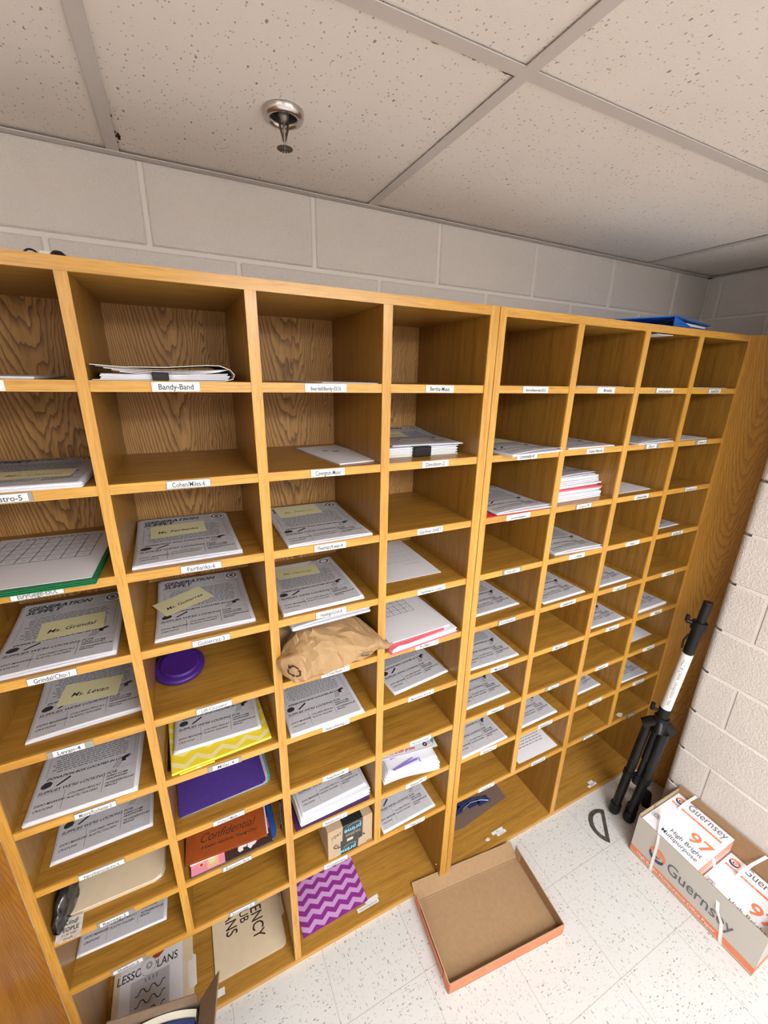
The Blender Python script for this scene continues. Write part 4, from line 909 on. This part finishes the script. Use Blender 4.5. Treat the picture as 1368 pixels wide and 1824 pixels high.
b.box(0, 0.225, 0, 0.17, 0, 0.0015, 'paper', M=Mx); b.text('free brush prizes', 0.019, 0.030, 0.012, 0.0020, 'red_ink', M=Mx, shear=0.2, bold=0.02, sx=0.85); b.disc(0.182, 0.020, 0.009, 0.0020, 'ink', M=Mx, r0=0.003); b.disc(0.198, 0.024, 0.006, 0.0020, 'pink_card', M=Mx, r0=0.003); b.prism([(0.206, 0.022), (0.216, 0.018), (0.222, 0.038), (0.210, 0.038)], 0.0018, 0.0021, 'cyan_ink', M=Mx)
b.pline([(0.014, 0.05), (0.012, 0.006), (0.10, 0.002), (0.208, 0.008), (0.222, 0.034), (0.222, 0.07)], 0.0009, 0.0021, 'ink_grey', M=Mx); b.text('winter snack', 0.018, 0.06, 0.046, 0.0020, 'teal_folder', M=Mx, bold=0.02)
tag(b.build('drawing_sheet', loc=(0.128, 0.096, SH[8] + 0.036)), 'drawing sheet with red handwriting atop the folded drawings', 'paper')

# right cabinet others
folder_thing(0.420, 0.006, SH[3] + 0.0004, 0.0, 0.240, 0.29, 'red_folder', 'thin red folder under the flyers in the fifth column', th=0.0016, gap=0.0004, r=0.004)
sheet('paper_sheet', 0.216, 0.27, f'thin white sheet on the {cell(5, 1)}', 'paper', 0.722, 0.012, SH[1] + 0.0003, 0, 0.0012, n=1)
tp = MB(); rr = random.Random(21)
for k in range(13):
    if k == 6: continue
    z = SH[3] + 0.0006 + 0.0056 * k; Mx = Matrix.Translation((0.748 + (0.02 if k > 7 else 0) + rr.uniform(-0.004, 0.004), 0.036 + 0.003 * k + rr.uniform(-0.003, 0.003), z)) @ Matrix.Rotation(R(1 + rr.uniform(-2, 2)), 4, 'Z')
    tp.box(0, 0.222, 0, 0.28 - 0.003 * k, 0, 0.0047, 'paper_edge' if k % 2 else 'paper', M=Mx, ch=0.0008)
tag(tp.build('paper_pile', loc=(0.75, 0.04, SH[3])), f'tall pile of white and bluish papers on the {cell(5, 3)}', 'papers')
b = MB(); Mx = Matrix.Translation((0.752, 0.046, SH[3] + 0.0344)) @ Matrix.Rotation(R(0), 4, 'Z'); b.box(0, 0.222, 0, 0.26, 0, 0.0044, 'pink_folder', M=Mx); tag(b.build('pink_folder', loc=(0.752, 0.046, SH[3] + 0.034)), 'pink folder sandwiched in the tall paper pile', 'folder')
FL[(5, 3)] = flyer(5, 3, 0.972, 0.082, 3, 0.003, 4, SH[3] + 0.0735, label='supply flyers topping the tall paper pile, sixth column')
def letter(b, z):
    rn = random.Random(4)
    for i in range(17):
        y = 0.255 - i * 0.0125; x = 0.03
        while x < 0.19: w = rn.uniform(0.008, 0.02); b.rect(x, min(x + w, 0.195), y, y + 0.0032, z, 'ink_grey'); x += w + 0.004
sheet('letter', 0.222, 0.286, f'printed letter with lines of text on the {cell(5, 9)}', 'paper', 0.745, 0.022, SH[9] + 0.0005, -0.4, 0.0016, deco=letter)
b = MB(); b.box(1.05, 1.135, 0.012, 0.10, ZU - 0.0045, ZU - 0.0030, 'paper'); b.box(1.05, 1.135, 0.095, 0.10, ZU - 0.003, ZU - 0.0004, 'paper'); tag(b.build('paper_slip', loc=(1.09, 0.05, ZU - 0.004)), 'white slip stuck under the cabinet top, seventh column', 'paper')
for c, r, x, y, w_, lab in ((6, 3, 1.030, 0.038, 0.219, 'blank white paper'), (7, 1, 1.315, 0.012, 0.226, 'thin white sheet'), (7, 2, 1.300, 0.016, 0.206, 'blank white sheet'), (7, 7, 1.330, 0.056, 0.221, 'blank white sheets')):
    sheet('paper_sheet', w_, 0.28, f'{lab} on the {cell(c, r)}', 'paper', x, y, SH[r] + 0.0004, 0.4, 0.0015)
# zip bag with lanyard in the wide bottom slot
zb = thing('zip_bag', 'clear plastic bag holding a navy strap in the bottom slot', 'bag', (0.5, 0.17, BASE))
b = MB(); pts = [(0.452, 0.135), (0.570, 0.121), (0.849, 0.152), (0.850, 0.225), (0.80, 0.29), (0.45, 0.29)]
b.prism(pts, BASE + 0.0008, BASE + 0.0012, 'clear_plastic'); b.prism(pts, BASE + 0.0015, BASE + 0.0019, 'clear_plastic'); b.build('pouch', zb)
b = MB(); b.tube([(0.545, 0.160, BASE + 0.006), (0.58, 0.185, BASE + 0.006), (0.62, 0.205, BASE + 0.006), (0.68, 0.212, BASE + 0.006), (0.73, 0.200, BASE + 0.006), (0.765, 0.170, BASE + 0.006)], [0.0045] * 6, 'navy_cloth', 6); 
for k in range(5): b.box(0.5 + 0.05 * k, 0.56 + 0.05 * k, 0.17 + 0.010 * (2 - abs(2 - k)), 0.20 + 0.010 * (2 - abs(2 - k)), BASE + 0.002, BASE + 0.008, 'navy_cloth')
b.build('strap', zb)
b = MB(); b.tube([(0.62, 0.188, BASE + 0.0085), (0.67, 0.199, BASE + 0.0085), (0.72, 0.190, BASE + 0.0085), (0.755, 0.172, BASE + 0.0085)], 0.0018, 'silver', 6); b.build('cable', zb)

# wide bottom slot of the left cabinet: two folders
mf = thing('manila_folder', 'manila folder with a printed cover sheet on the bottom left shelf', 'folder', (-0.786, 0.05, BASE))
Mx = Matrix.Translation((-0.786, 0.05, BASE + 0.0006)) @ Matrix.Rotation(R(0), 4, 'Z')
b = MB(); b.prism([(0, 0), (0.238, 0), (0.238, 0.295), (0, 0.295)], 0, 0.0015, 'manila', M=Mx); b.prism([(0, 0), (0.235, 0), (0.235, 0.295), (0, 0.295)], 0.005, 0.0065, 'manila', M=Mx); b.build('cover', mf)
b = MB(); b.prism([(0.236, 0.03), (0.247, 0.035), (0.247, 0.115), (0.236, 0.125)], 0.0016, 0.0022, 'manila_tab', M=Mx); b.prism([(0.222, 0.03), (0.237, 0.03), (0.237, 0.105), (0.222, 0.105)], 0.0066, 0.0069, 'manila_tab', M=Mx); b.build('tab', mf)
b = MB(); b.box(0.018, 0.205, 0.005, 0.29, 0.0066, 0.0072, 'paper', M=Mx); b.rect(0.050, 0.165, 0.012, 0.124, 0.0074, 'print_tone', M=Mx)
b.text('LESSON PLANS', 0.032, 0.190, 0.133, 0.0076, 'ink', M=Mx, align='RIGHT', shear=0.1, sx=0.85, bold=0.01)
b.disc(0.100, 0.148, 0.024, 0.0079, 'paper', M=Mx, seg=24); b.disc(0.100, 0.148, 0.024, 0.0081, 'ink_faint', M=Mx, r0=0.0225, seg=24); b.disc(0.103, 0.150, 0.010, 0.0081, 'ink_faint', M=Mx, r0=0.004)
# plain abstract line squiggle in the frame
for k in range(3):
    pts = [(0.065 + 0.008 * i, 0.025 + 0.028 * k + 0.013 * (1 if (i // 2) % 2 else 0)) for i in range(12)]; b.pline(pts, 0.0028, 0.0078, 'ink', M=Mx)
for k in range(4): b.line((0.095 + 0.010 * k, 0.108), (0.092 + 0.012 * k, 0.118), 0.002, 0.0078, 'ink', M=Mx)
b.prism([(0.105, 0.165), (0.13, 0.160), (0.155, 0.178), (0.145, 0.190), (0.12, 0.178)], 0.0074, 0.0078, 'rust_folder', M=Mx)
b.build('cover_sheet', mf)
mf2 = thing('manila_folder', 'manila folder lettered EMERGENCY SUB PLANS on the bottom shelf', 'folder', (-0.482, 0.056, BASE))
Mx = Matrix.Translation((-0.482, 0.056, BASE + 0.0006))
b = MB(); b.prism(folder_outline(0.238, 0.295, 0.012), 0, 0.0015, 'manila', M=Mx); b.prism(folder_outline(0.236, 0.295, 0.012), 0.006, 0.0078, 'manila', M=Mx)
for i, s_ in enumerate(('EMERGENCY', 'SUB', 'PLANS')):
    b.text(s_, (0.056, 0.044, 0.055)[i], (0.134, 0.095, 0.045)[i], (0.060, 0.128, 0.106)[i], 0.0082, 'dark_brown', M=Mx, rot=-math.pi / 2, align='RIGHT', bold=0.01, sx=0.72)
b.build('cover', mf2)
b = MB(); b.prism([(0.237, 0.09), (0.249, 0.10), (0.249, 0.20), (0.237, 0.21)], 0.003, 0.0036, 'manila', M=Mx); b.text('PLANS', 0.010, 0.240, 0.185, 0.0038, 'ink', M=Mx, rot=-math.pi / 2); b.build('tab', mf2)

# ------------------------------------------------------------------ on top of the cabinets
bb = thing('blue_binder', 'royal blue binder lying on top of the right cabinet', 'binder', (1.0, 0.03, ZT))
b = MB(); zt = ZT + 0.0006
P0 = [(0.86, 0.02, zt), (1.14, 0.012, zt), (1.415, 0.055, zt + 0.010), (1.46, 0.30, zt + 0.010), (0.92, 0.30, zt)]
P1 = [(0.86, 0.02, zt + 0.003), (1.115, 0.004, zt + 0.030), (1.415, 0.055, zt + 0.024), (1.46, 0.30, zt + 0.020), (0.92, 0.30, zt + 0.006)]
b.add([P0[i] for i in range(5)] + [(x, y, z + 0.003) for x, y, z in P0], [(4, 3, 2, 1, 0), (5, 6, 7, 8, 9)] + [(i, (i + 1) % 5, 5 + (i + 1) % 5, 5 + i) for i in range(5)], 'blue_binder')
b.add([(x, y, z) for x, y, z in P1] + [(x, y, z + 0.003) for x, y, z in P1], [(4, 3, 2, 1, 0), (5, 6, 7, 8, 9)] + [(i, (i + 1) % 5, 5 + (i + 1) % 5, 5 + i) for i in range(5)], 'blue_binder')
b.add([(1.115, 0.006, zt + 0.002), (1.30, 0.036, zt + 0.002), (1.115, 0.006, zt + 0.031)], [(0, 1, 2)], 'blue_binder'); b.build('cover', bb)
b = MB(); b.add([(1.16, 0.028, zt + 0.012), (1.40, 0.064, zt + 0.015), (1.40, 0.064, zt + 0.021), (1.15, 0.026, zt + 0.022), (1.18, 0.20, zt + 0.012), (1.40, 0.20, zt + 0.015), (1.40, 0.20, zt + 0.021), (1.18, 0.20, zt + 0.022)], [(0, 1, 2, 3), (4, 7, 6, 5), (3, 2, 6, 7), (0, 4, 5, 1)], 'paper'); b.build('papers', bb)
gl = thing('eyeglasses', 'small black-rimmed item with cream strip on the left cabinet top', 'glasses', (-0.54, 0.05, ZT))
b = MB(); b.tube([(-0.557 + 0.011 * math.cos(a), 0.05, ZT + 0.0005 + max(0.0018, 0.013 * math.sin(a) + 0.0)) for a in [math.pi * k / 10 for k in range(11)]], 0.0016, 'black_plastic', 8); b.build('rim', gl)
b = MB(); b.box(-0.545, -0.520, 0.045, 0.075, ZT + 0.0006, ZT + 0.0125, 'ivory', ch=0.001); b.build('strip', gl)
b = MB(); b.lathe([(0.0, 0.0155), (0.006, 0.0145), (0.011, 0.010), (0.0125, 0.0)], 'black_plastic', 20, M=Matrix.Translation((-0.520, 0.05, ZT + 0.0006)), cap=False); b.build('cap', gl)

# ------------------------------------------------------------------ sprinkler
sx_, sy_ = -0.129, 0.037
sp = thing('fire_sprinkler', 'chrome fire sprinkler head hanging from the ceiling tile', 'sprinkler', (sx_, sy_, CEIL))
b = MB(); b.lathe([(0.0235, 0.006), (0.0245, -0.004), (0.0255, -0.009), (0.0300, -0.0105), (0.0345, -0.009), (0.0370, -0.004), (0.0378, 0.002)], 'chrome', 48, M=Matrix.Translation((sx_, sy_, CEIL)), cap=False); b.build('escutcheon', sp)
b = MB(); b.lathe([(0.0, 0.0025), (0.0236, 0.0020)], 'dark_void', 32, M=Matrix.Translation((sx_, sy_, CEIL)), cap=False); b.lathe([(0.010, 0.002), (0.010, -0.004), (0.007, -0.010), (0.005, -0.012)], 'worn_metal', 16, M=Matrix.Translation((sx_, sy_, CEIL))); b.build('cup', sp)
b = MB()
for s_ in (-1, 1): b.tube([(sx_ + s_ * 0.008, sy_, CEIL - 0.006), (sx_ + s_ * 0.007, sy_, CEIL - 0.022), (sx_ + s_ * 0.002, sy_, CEIL - 0.038), (sx_, sy_, CEIL - 0.044)], 0.0022, 'steel_dark', 8)
b.tube([(sx_, sy_, CEIL - 0.010), (sx_, sy_, CEIL - 0.052)], 0.0024, 'chrome', 10); b.build('frame', sp)
b = MB(); b.lathe([(0.006, -0.050), (0.006, -0.0515)], 'steel_dark', 16, M=Matrix.Translation((sx_, sy_, CEIL)))
for k in range(16):
    a = 2 * math.pi * k / 16; Mx = Matrix.Translation((sx_, sy_, CEIL - 0.0515)) @ Matrix.Rotation(a, 4, 'Z') @ Matrix.Rotation(0.12, 4, 'Y')
    b.prism([(0.004, -0.0008), (0.0145, -0.0020), (0.0150, 0), (0.0145, 0.0020), (0.004, 0.0008)], 0, 0.0009, 'steel_dark', M=Mx)
b.build('deflector', sp)

# ------------------------------------------------------------------ cardboard tray (carton lid) on the floor
tr = thing('carton_lid', 'shallow brown carton lid with orange sides on the floor', 'box', (0.216, -0.289, 0))
Mx = Matrix.Translation((0.216, -0.289, 0.0006)) @ Matrix.Rotation(math.atan2(-0.048, 0.471), 4, 'Z'); TW, TD, THh = 0.474, 0.272, 0.052; e = 0.003
b = MB(); b.box(0, TW, 0, TD, 0, 0.003, 'cardboard', M=Mx); b.build('bottom', tr)
b = MB(); b.box(0, TW, 0, e, 0, THh, 'cardboard', M=Mx, faces={'front': 'orange_side', 'top': 'cardboard_pale'}); b.build('side_wall', tr)
L_ = Mx @ Matrix.Rotation(-0.10, 4, 'Y')
b = MB(); b.box(-e, 0, 0.001, TD, 0.001, THh, 'cardboard_dark', M=Mx, faces={'left': 'orange_side', 'top': 'cardboard_pale', 'right': 'cardboard'}); b.box(-e - 0.0025, -e, 0.04, TD - 0.05, 0.012, THh - 0.006, 'dark_brown', M=Mx, faces={'left': 'orange_side'}); b.build('side_wall', tr)
b = MB(); b.box(TW, TW + e, 0.001, TD + 0.01, 0.001, THh, 'cardboard', M=Mx, faces={'right': 'orange_side', 'top': 'cardboard_pale'}); b.build('side_wall', tr)
# rear flap folded out onto the cabinet base
Fp = Mx @ Matrix.Translation((0, TD, 0.003)) @ Matrix.Rotation(R(33), 4, 'X')
b = MB(); b.box(0.0, TW - 0.002, 0, 0.056, 0, 0.003, 'cardboard', M=Fp); b.build('rear_flap', tr)
b = MB(); b.box(TW - 0.002, TW + 0.001, TD - 0.02, TD + 0.012, 0.004, THh + 0.004, 'cardboard_pale', M=Mx); b.build('corner_tab', tr)
b = MB(); b.box(0.02, TW - 0.02, TD - 0.006, TD - 0.0045, 0.0032, 0.0042, 'cardboard_pale', M=Mx); b.build('fold_crease', tr)

# ------------------------------------------------------------------ protractor
b = MB(); c0 = Vector((1.192, -0.143)); bd = Vector((0.68, 0.735)).normalized(); nd = Vector((-bd.y, bd.x)); out = []; inn = []
for k in range(25):
    a = math.pi * k / 24; out.append(c0 + bd * 0.0775 * math.cos(a) + nd * 0.0775 * math.sin(a))
    inn.append(c0 + nd * 0.015 + bd * 0.056 * math.cos(a) + nd * 0.043 * math.sin(a))
n = 25; vs = [(p.x, p.y, 0.0006) for p in out + inn] + [(p.x, p.y, 0.0034) for p in out + inn]; fs = []
for k in range(n):
    q = (k + 1) % n; fs += [(k, k + n, q + n, q), (2 * n + k, 2 * n + q, 3 * n + q, 3 * n + k), (k, q, 2 * n + q, 2 * n + k), (n + k, 3 * n + k, 3 * n + q, n + q)]
b.add(vs, fs, 'worn_metal'); tag(b.build('protractor', loc=(1.192, -0.143, 0)), 'dark metal D-shaped protractor lying on the tiled floor', 'protractor')

# ------------------------------------------------------------------ paper carton with reams
CX0, CX1, CY0, CY1, CH = 1.195, 1.474, -0.702, -0.252, 0.205
ct = thing('paper_carton', 'open carton of copy paper on the floor against the block wall', 'box', ((CX0 + CX1) / 2, (CY0 + CY1) / 2, 0))
e = 0.003
b = MB(); b.box(CX0, CX1, CY0, CY1, 0.0006, 0.004, 'cardboard'); b.build('bottom', ct)
b = MB(); b.box(CX0, CX0 + e, CY0, CY1, 0.004, CH, 'cardboard', faces={'left': 'carton_grey'})
Fm = plane_m((CX0 - 0.0005, CY1, 0), (0, -1, 0), (0, 0, 1))
b.rect(0.0, 0.450, 0.010, 0.040, 0, 'orange_print', M=Fm); b.text('High Bright Multipurpose Office Paper', 0.021, 0.030, 0.0185, 0.0004, 'ream_white', M=Fm, sx=0.92)
b.text('Guernsey', 0.074, 0.140, 0.078, 0.0004, 'text_grey', M=Fm, sx=0.80, bold=0.004)
def swirl(b, cx, cy, r, M, z=0.0004):
    def ring(a0, a1, r0, r1, mat):
        vs = []
        for i in range(17): a = R(a0 + (a1 - a0) * i / 16); t = math.sin(math.pi * i / 16) ** 0.6; rm = (r0 + r1) / 2; hw = (r1 - r0) / 2 * max(0.08, t); vs += [(cx + (rm - hw) * math.cos(a), cy + (rm - hw) * math.sin(a), z), (cx + (rm + hw) * math.cos(a), cy + (rm + hw) * math.sin(a), z)]
        b.add(vs, [(2 * i, 2 * i + 1, 2 * i + 3, 2 * i + 2) for i in range(16)], mat, M=M)
    ring(-20, 190, r * 0.52, r, 'orange_print'); ring(170, 350, r * 0.50, r * 0.98, 'navy_ink'); ring(-40, 150, r * 0.15, r * 0.42, 'orange_print'); ring(120, 330, r * 0.12, r * 0.36, 'navy_ink')
swirl(b, 0.100, 0.100, 0.036, Fm); b.build('front_panel', ct)
b = MB(); b.box(CX1 - e, CX1, CY0, CY1, 0.004, 0.236, 'cardboard'); b.build('back_panel', ct)
b = MB(); b.box(CX0 + e, CX1 - e, CY1 - e, CY1, 0.004, 0.215, 'cardboard_pale'); b.box(CX0 + 0.10, CX0 + 0.103, CY1 - e - 0.001, CY1 - e, 0.12, 0.214, 'dark_brown'); b.build('end_panel', ct)
b = MB(); b.box(CX0 + e, CX1 - e, CY0, CY0 + e, 0.004, CH, 'cardboard', faces={'front': 'carton_grey'}); b.build('end_panel', ct)
b = MB(); b.rect(0, 0.27, 0.01, 0.04, 0, 'orange_print', M=plane_m((CX0 + 0.003, CY0 - 0.0005, 0), (1, 0, 0), (0, 0, 1))); b.build('end_print', ct)
def ream(y1, y0, zt_, label, hidden=0):
    x0, x1 = CX0 + 0.004, CX1 - 0.007
    t_ = thing('paper_ream', label, 'paper ream', ((x0 + x1) / 2, (y0 + y1) / 2, zt_ - 0.05), 'reams in the paper carton')
    b = MB(); b.box(x0, x1, y0, y1, zt_ - 0.049, zt_, 'ream_white', ch=0.0025); b.box(x0 + 0.003, x1 - 0.003, y0 - 0.0004, y0, zt_ - 0.046, zt_ - 0.003, 'ream_pink')
    b.build('wrapper', t_)
    if hidden: return
    T = plane_m((x0, y1, zt_ + 0.0005), (0, -1, 0), (1, 0, 0)); b = MB()
    b.text('Guernsey', 0.052, 0.058, 0.228, 0, 'text_grey', M=T, sx=0.72); swirl(b, 0.030, 0.232, 0.020, T, 0)
    b.rect(0.012, 0.205, 0.196, 0.206, 0, 'orange_print', M=T); b.text('Office Paper  Copy  Print  Fax', 0.008, 0.018, 0.1985, 0.0003, 'ream_white', M=T)
    b.text('97', 0.078, 0.130, 0.094, 0, 'orange_print', M=T, bold=0.02, sx=1.0)
    b.text('High Bright', 0.029, 0.085, 0.058, 0, 'text_grey', M=T, bold=0.01, sx=0.88); b.text('Multipurpose', 0.029, 0.064, 0.028, 0, 'text_grey', M=T, bold=0.01, sx=0.88)
    b.rect(0.006, 0.040, 0.056, 0.085, 0, 'print_tone', M=T); b.disc(0.023, 0.070, 0.009, 0.0003, 'ink_grey', M=T, r0=0.006); b.rect(0.0, 0.21, 0.0, 0.005, 0, 'orange_print', M=T)
    b.rect(0.002, 0.208, 0.266, 0.2665, 0, 'ream_pink', M=T); b.build('printing', t_)
ream(CY1 - 0.006, CY1 - 0.226, 0.197, 'nearer-shelf ream of paper in the carton, its 97 fully visible')
ream(CY1 - 0.229, CY0 + 0.005, 0.128, 'ream of paper cut by the right image edge in the carton')
ream(CY1 - 0.006, CY1 - 0.226, 0.147, 'middle ream under the fully visible top ream', 1); ream(CY1 - 0.229, CY0 + 0.005, 0.078, 'middle ream under the ream cut by the image edge', 1)
ream(CY1 - 0.006, CY1 - 0.226, 0.097, 'lower ream deep in the carton, shelf end', 1)
def ribbon(pts, w, wd, name, label):
    b = MB(); pts = [Vector(p) for p in pts]; wd = Vector(wd).normalized() * w / 2; vs = []
    for i, p in enumerate(pts):
        d = (pts[min(i + 1, len(pts) - 1)] - pts[max(i - 1, 0)]).normalized(); nn = d.cross(wd).normalized() * 0.0005
        vs += [p - wd - nn, p + wd - nn, p + wd + nn, p - wd + nn]
    fs = [(4 * i + k, 4 * i + (k + 1) % 4, 4 * i + 4 + (k + 1) % 4, 4 * i + 4 + k) for i in range(len(pts) - 1) for k in range(4)] + [(3, 2, 1, 0), tuple(4 * (len(pts) - 1) + k for k in range(4))]
    b.add(vs, fs, 'strap'); b.build(name, ct)
ribbon([(1.1935, -0.345, 0.003), (1.1930, -0.343, 0.10), (1.190, -0.342, 0.17), (1.196, -0.335, 0.205), (1.27, -0.300, 0.226), (1.30, -0.287, 0.245)], 0.010, (0, 1, 0), 'strap', '')
ribbon([(1.38, -0.306, 0.204), (1.43, -0.308, 0.216), (1.476, -0.318, 0.238)], 0.010, (0, 1, 0), 'strap', '')
ribbon([(1.1935, -0.605, 0.003), (1.1930, -0.59, 0.09), (1.188, -0.570, 0.13), (1.205, -0.548, 0.200), (1.245, -0.51, 0.225), (1.27, -0.49, 0.238)], 0.011, (0, 1, 0), 'strap', '')
ribbon([(1.37, -0.545, 0.152), (1.43, -0.555, 0.185), (1.474, -0.575, 0.232)], 0.010, (0, 1, 0), 'strap', '')

# ------------------------------------------------------------------ folded tripod stand
B0 = Vector((1.300, -0.142, 0.0)); T0 = Vector((1.452, -0.166, 1.135)); ax = (T0 - B0)
def on(t, dx=0, dy=0): return B0 + ax * t + Vector((dx, dy, 0))
axn = ax.normalized(); side = Vector((0.60, -0.80, 0)); side = (side - axn * side.dot(axn)).normalized(); fwd = axn.cross(side)
ts = thing('tripod_stand', 'folded black tripod stand with white label sleeve leaning in the corner', 'stand', B0)
b = MB(); b.tube([on(0.30), on(0.55)], 0.0155, 'black_plastic', 20); b.tube([on(0.53), on(0.80)], 0.0165, 'black_plastic', 20); b.tube([on(0.79), on(0.905)], 0.0200, 'black_plastic', 20); b.tube([on(0.90), on(0.995)], 0.0160, 'black_satin', 20); b.build('pole', ts)
b = MB(); b.tube([on(0.545), on(0.785)], 0.0205, 'label_white', 28)
# lettering wrapped on the side facing the camera
camdir = (Vector((-0.367, -0.907, 1.96)) - on(0.66)); camdir = (camdir - axn * camdir.dot(axn)).normalized(); yl = camdir.cross(axn)
vs, fs = text_mesh('MTZ & Center Identification Label', 0.019, 0.0, 'CENTER', 0.0, 0.86)
vv = []
for v in vs:
    a = (v.y - 0.004) / 0.0209 - 0.15; pnt = on(0.665) - axn * v.x + (camdir * math.cos(a) + yl * math.sin(a) * (1)) * 0.0209; vv.append(pnt)
b.add(vv, fs, 'text_grey'); o = b.build('label_sleeve', ts); o['label'] = 'white printed label sleeve'
def ring_at(b, t0, t1, r, mat='black_plastic'): b.tube([on(t0), on(t1)], r, mat, 20)
b = MB(); ring_at(b, 0.885, 0.915, 0.027); b.tube([on(0.905) - side * 0.02, on(0.905) - side * 0.045], 0.009, 'black_plastic', 12); b.tube([on(0.915) - side * 0.045 - Vector((0, 0, 0.012)), on(0.915) - side * 0.045 + Vector((0, 0, 0.016))], 0.0075, 'black_plastic', 10)
b.tube([on(0.86) - side * 0.020, on(0.83) - side * 0.030, on(0.80) - side * 0.026], 0.004, 'black_plastic', 8); b.build('upper_clamp', ts)
b = MB(); ring_at(b, 0.50, 0.545, 0.0225); ring_at(b, 0.485, 0.505, 0.029); b.tube([on(0.525) - side * 0.02, on(0.525) - side * 0.046], 0.006, 'black_plastic', 12); b.build('lower_clamp', ts)
b = MB(); b.tube([on(0.535) - side * 0.046 - Vector((0, 0, 0.018)), on(0.535) - side * 0.046 + Vector((0, 0, 0.014))], 0.0085, 'black_plastic', 10); b.build('knob', ts)
hub = MB()
for s_, f_ in ((-1, 0.2), (1, 0.2), (0, -1)):
    d = side * s_ * 0.050 + fwd * f_ * 0.034; p = on(0.482); q = on(0.445) + d
    hub.tube([p, (p + q) / 2 + axn * 0.006, q], [0.030, 0.029, 0.027], 'black_satin', 4)
ring_at(hub, 0.43, 0.49, 0.021, 'black_satin'); hub.build('hub', ts)
F1, F2, F3 = Vector((1.279, -0.112, 0.024)), Vector((1.303, -0.168, 0.024)), Vector((1.345, -0.152, 0.024))
for F, s_, f_ in ((F1, -1, 0.2), (F2, 1, 0.2), (F3, 0, -1)):
    q = on(0.455) + side * (s_ * 0.036 if s_ else 0.022) + fwd * f_ * 0.024
    b = MB(); b.tube([q, F], 0.0185, 'black_satin', 18); lg = b.build('leg', ts)
    b = MB(); d = (F - q).normalized(); b.tube([F - d * 0.035, F + d * 0.004, F + d * 0.016], [0.0235, 0.0245, 0.0195], 'black_plastic', 18); b.build('rubber_foot', lg)
    b = MB(); m_ = q.lerp(F, 0.56); b.tube([m_, on(0.20)], 0.0055, 'black_metal', 8); b.tube([m_ + d * 0.012, m_ - d * 0.012], 0.0225, 'black_plastic', 14); b.build('brace', ts)
b = MB(); ring_at(b, 0.18, 0.22, 0.017); b.tube([on(0.30), on(0.18)], 0.011, 'black_satin', 12); b.build('slider', ts)
b = MB(); b.tube([on(0.21), Vector((1.40, -0.145, 0.12)), Vector((1.452, -0.150, 0.07)), Vector((1.455, -0.155, 0.002))], [0.014, 0.018, 0.020, 0.020], 'black_plastic', 12); b.build('foot_block', ts)

# ------------------------------------------------------------------ open box of magazines at the lower left
ang = R(-11); Ox, Oy = -0.735, -0.045
bx = thing('open_box', 'open brown cardboard box of magazines at the bottom edge', 'box', (Ox, Oy, 0))
Mx = Matrix.Translation((Ox, Oy, 0.0006)) @ Matrix.Rotation(ang, 4, 'Z'); BW, BD, BHt = 0.235, 0.30, 0.285
b = MB(); b.box(0, BW, -BD, 0, 0, 0.004, 'cardboard_dark', M=Mx); b.build('bottom', bx)
for f in ((0, BW, -0.003, 0), (0, BW, -BD, -BD + 0.003), (0, 0.003, -BD + 0.003, -0.003), (BW - 0.003, BW, -BD + 0.003, -0.003)):
    b = MB(); b.box(*f, 0.004, BHt, 'cardboard_dark', M=Mx); b.build('side_wall', bx)
def flap(Mf, w, h, cut=0.0, name='flap'):
    b = MB(); b.prism([(0, 0), (w, 0), (w - cut, h), (cut * 0.3, h)], 0, 0.003, 'cardboard_dark', M=Mf); b.build(name, bx)
flap(Mx @ Matrix.Translation((0.0, -0.001, BHt)) @ Matrix.Rotation(R(75), 4, 'X'), BW - 0.01, 0.026, 0.003)
flap(Mx @ Matrix.Translation((BW - 0.001, -0.0, BHt)) @ Matrix.Rotation(R(-90), 4, 'Z') @ Matrix.Rotation(R(62), 4, 'X'), 0.28, 0.125, 0.015)
for k in range(11):
    mat = ['ivory', 'magazine_blue', 'magazine_paper', 'ivory', 'magazine_blue', 'black_plastic', 'ivory', 'magazine_paper', 'magazine_blue', 'ivory', 'magazine_paper'][k]
    y0_ = -0.006 - k * 0.0215; n = 16; vs = []; th = 0.009 if mat in ('magazine_blue', 'black_plastic') else 0.015; zt_ = 0.286 + 0.006 * math.sin(k * 1.7)
    for i in range(n + 1):
        u = i / n; x = 0.010 + (BW - 0.022) * u; y = y0_ - 0.030 * (u - 0.62) ** 2 * 2.2 - 0.0; z = zt_ - 0.014 * (u - 0.55) ** 2
        vs += [(x, y - th, 0.03), (x, y, 0.03), (x, y, z), (x, y - th, z - 0.001)]
    fs = [(4 * i + q, 4 * i + (q + 1) % 4, 4 * i + 4 + (q + 1) % 4, 4 * i + 4 + q) for i in range(n) for q in range(4)] + [(3, 2, 1, 0), tuple(4 * n + q for q in range(4))]
    b = MB(); b.add(vs, fs, mat, False, Mx)
    look = ['cream magazine standing against the rear wall of the box', 'navy magazine, second from the rear of the box'][k] if k < 2 else f'curved magazine edge, {["third","fourth","fifth","sixth","seventh","eighth","ninth","tenth","eleventh"][k - 2]} from the rear of the box'
    tag(b.build('magazine', loc=Mx @ Vector((0.1, y0_, 0.03))), look, 'magazine', 'magazines in the cardboard box')
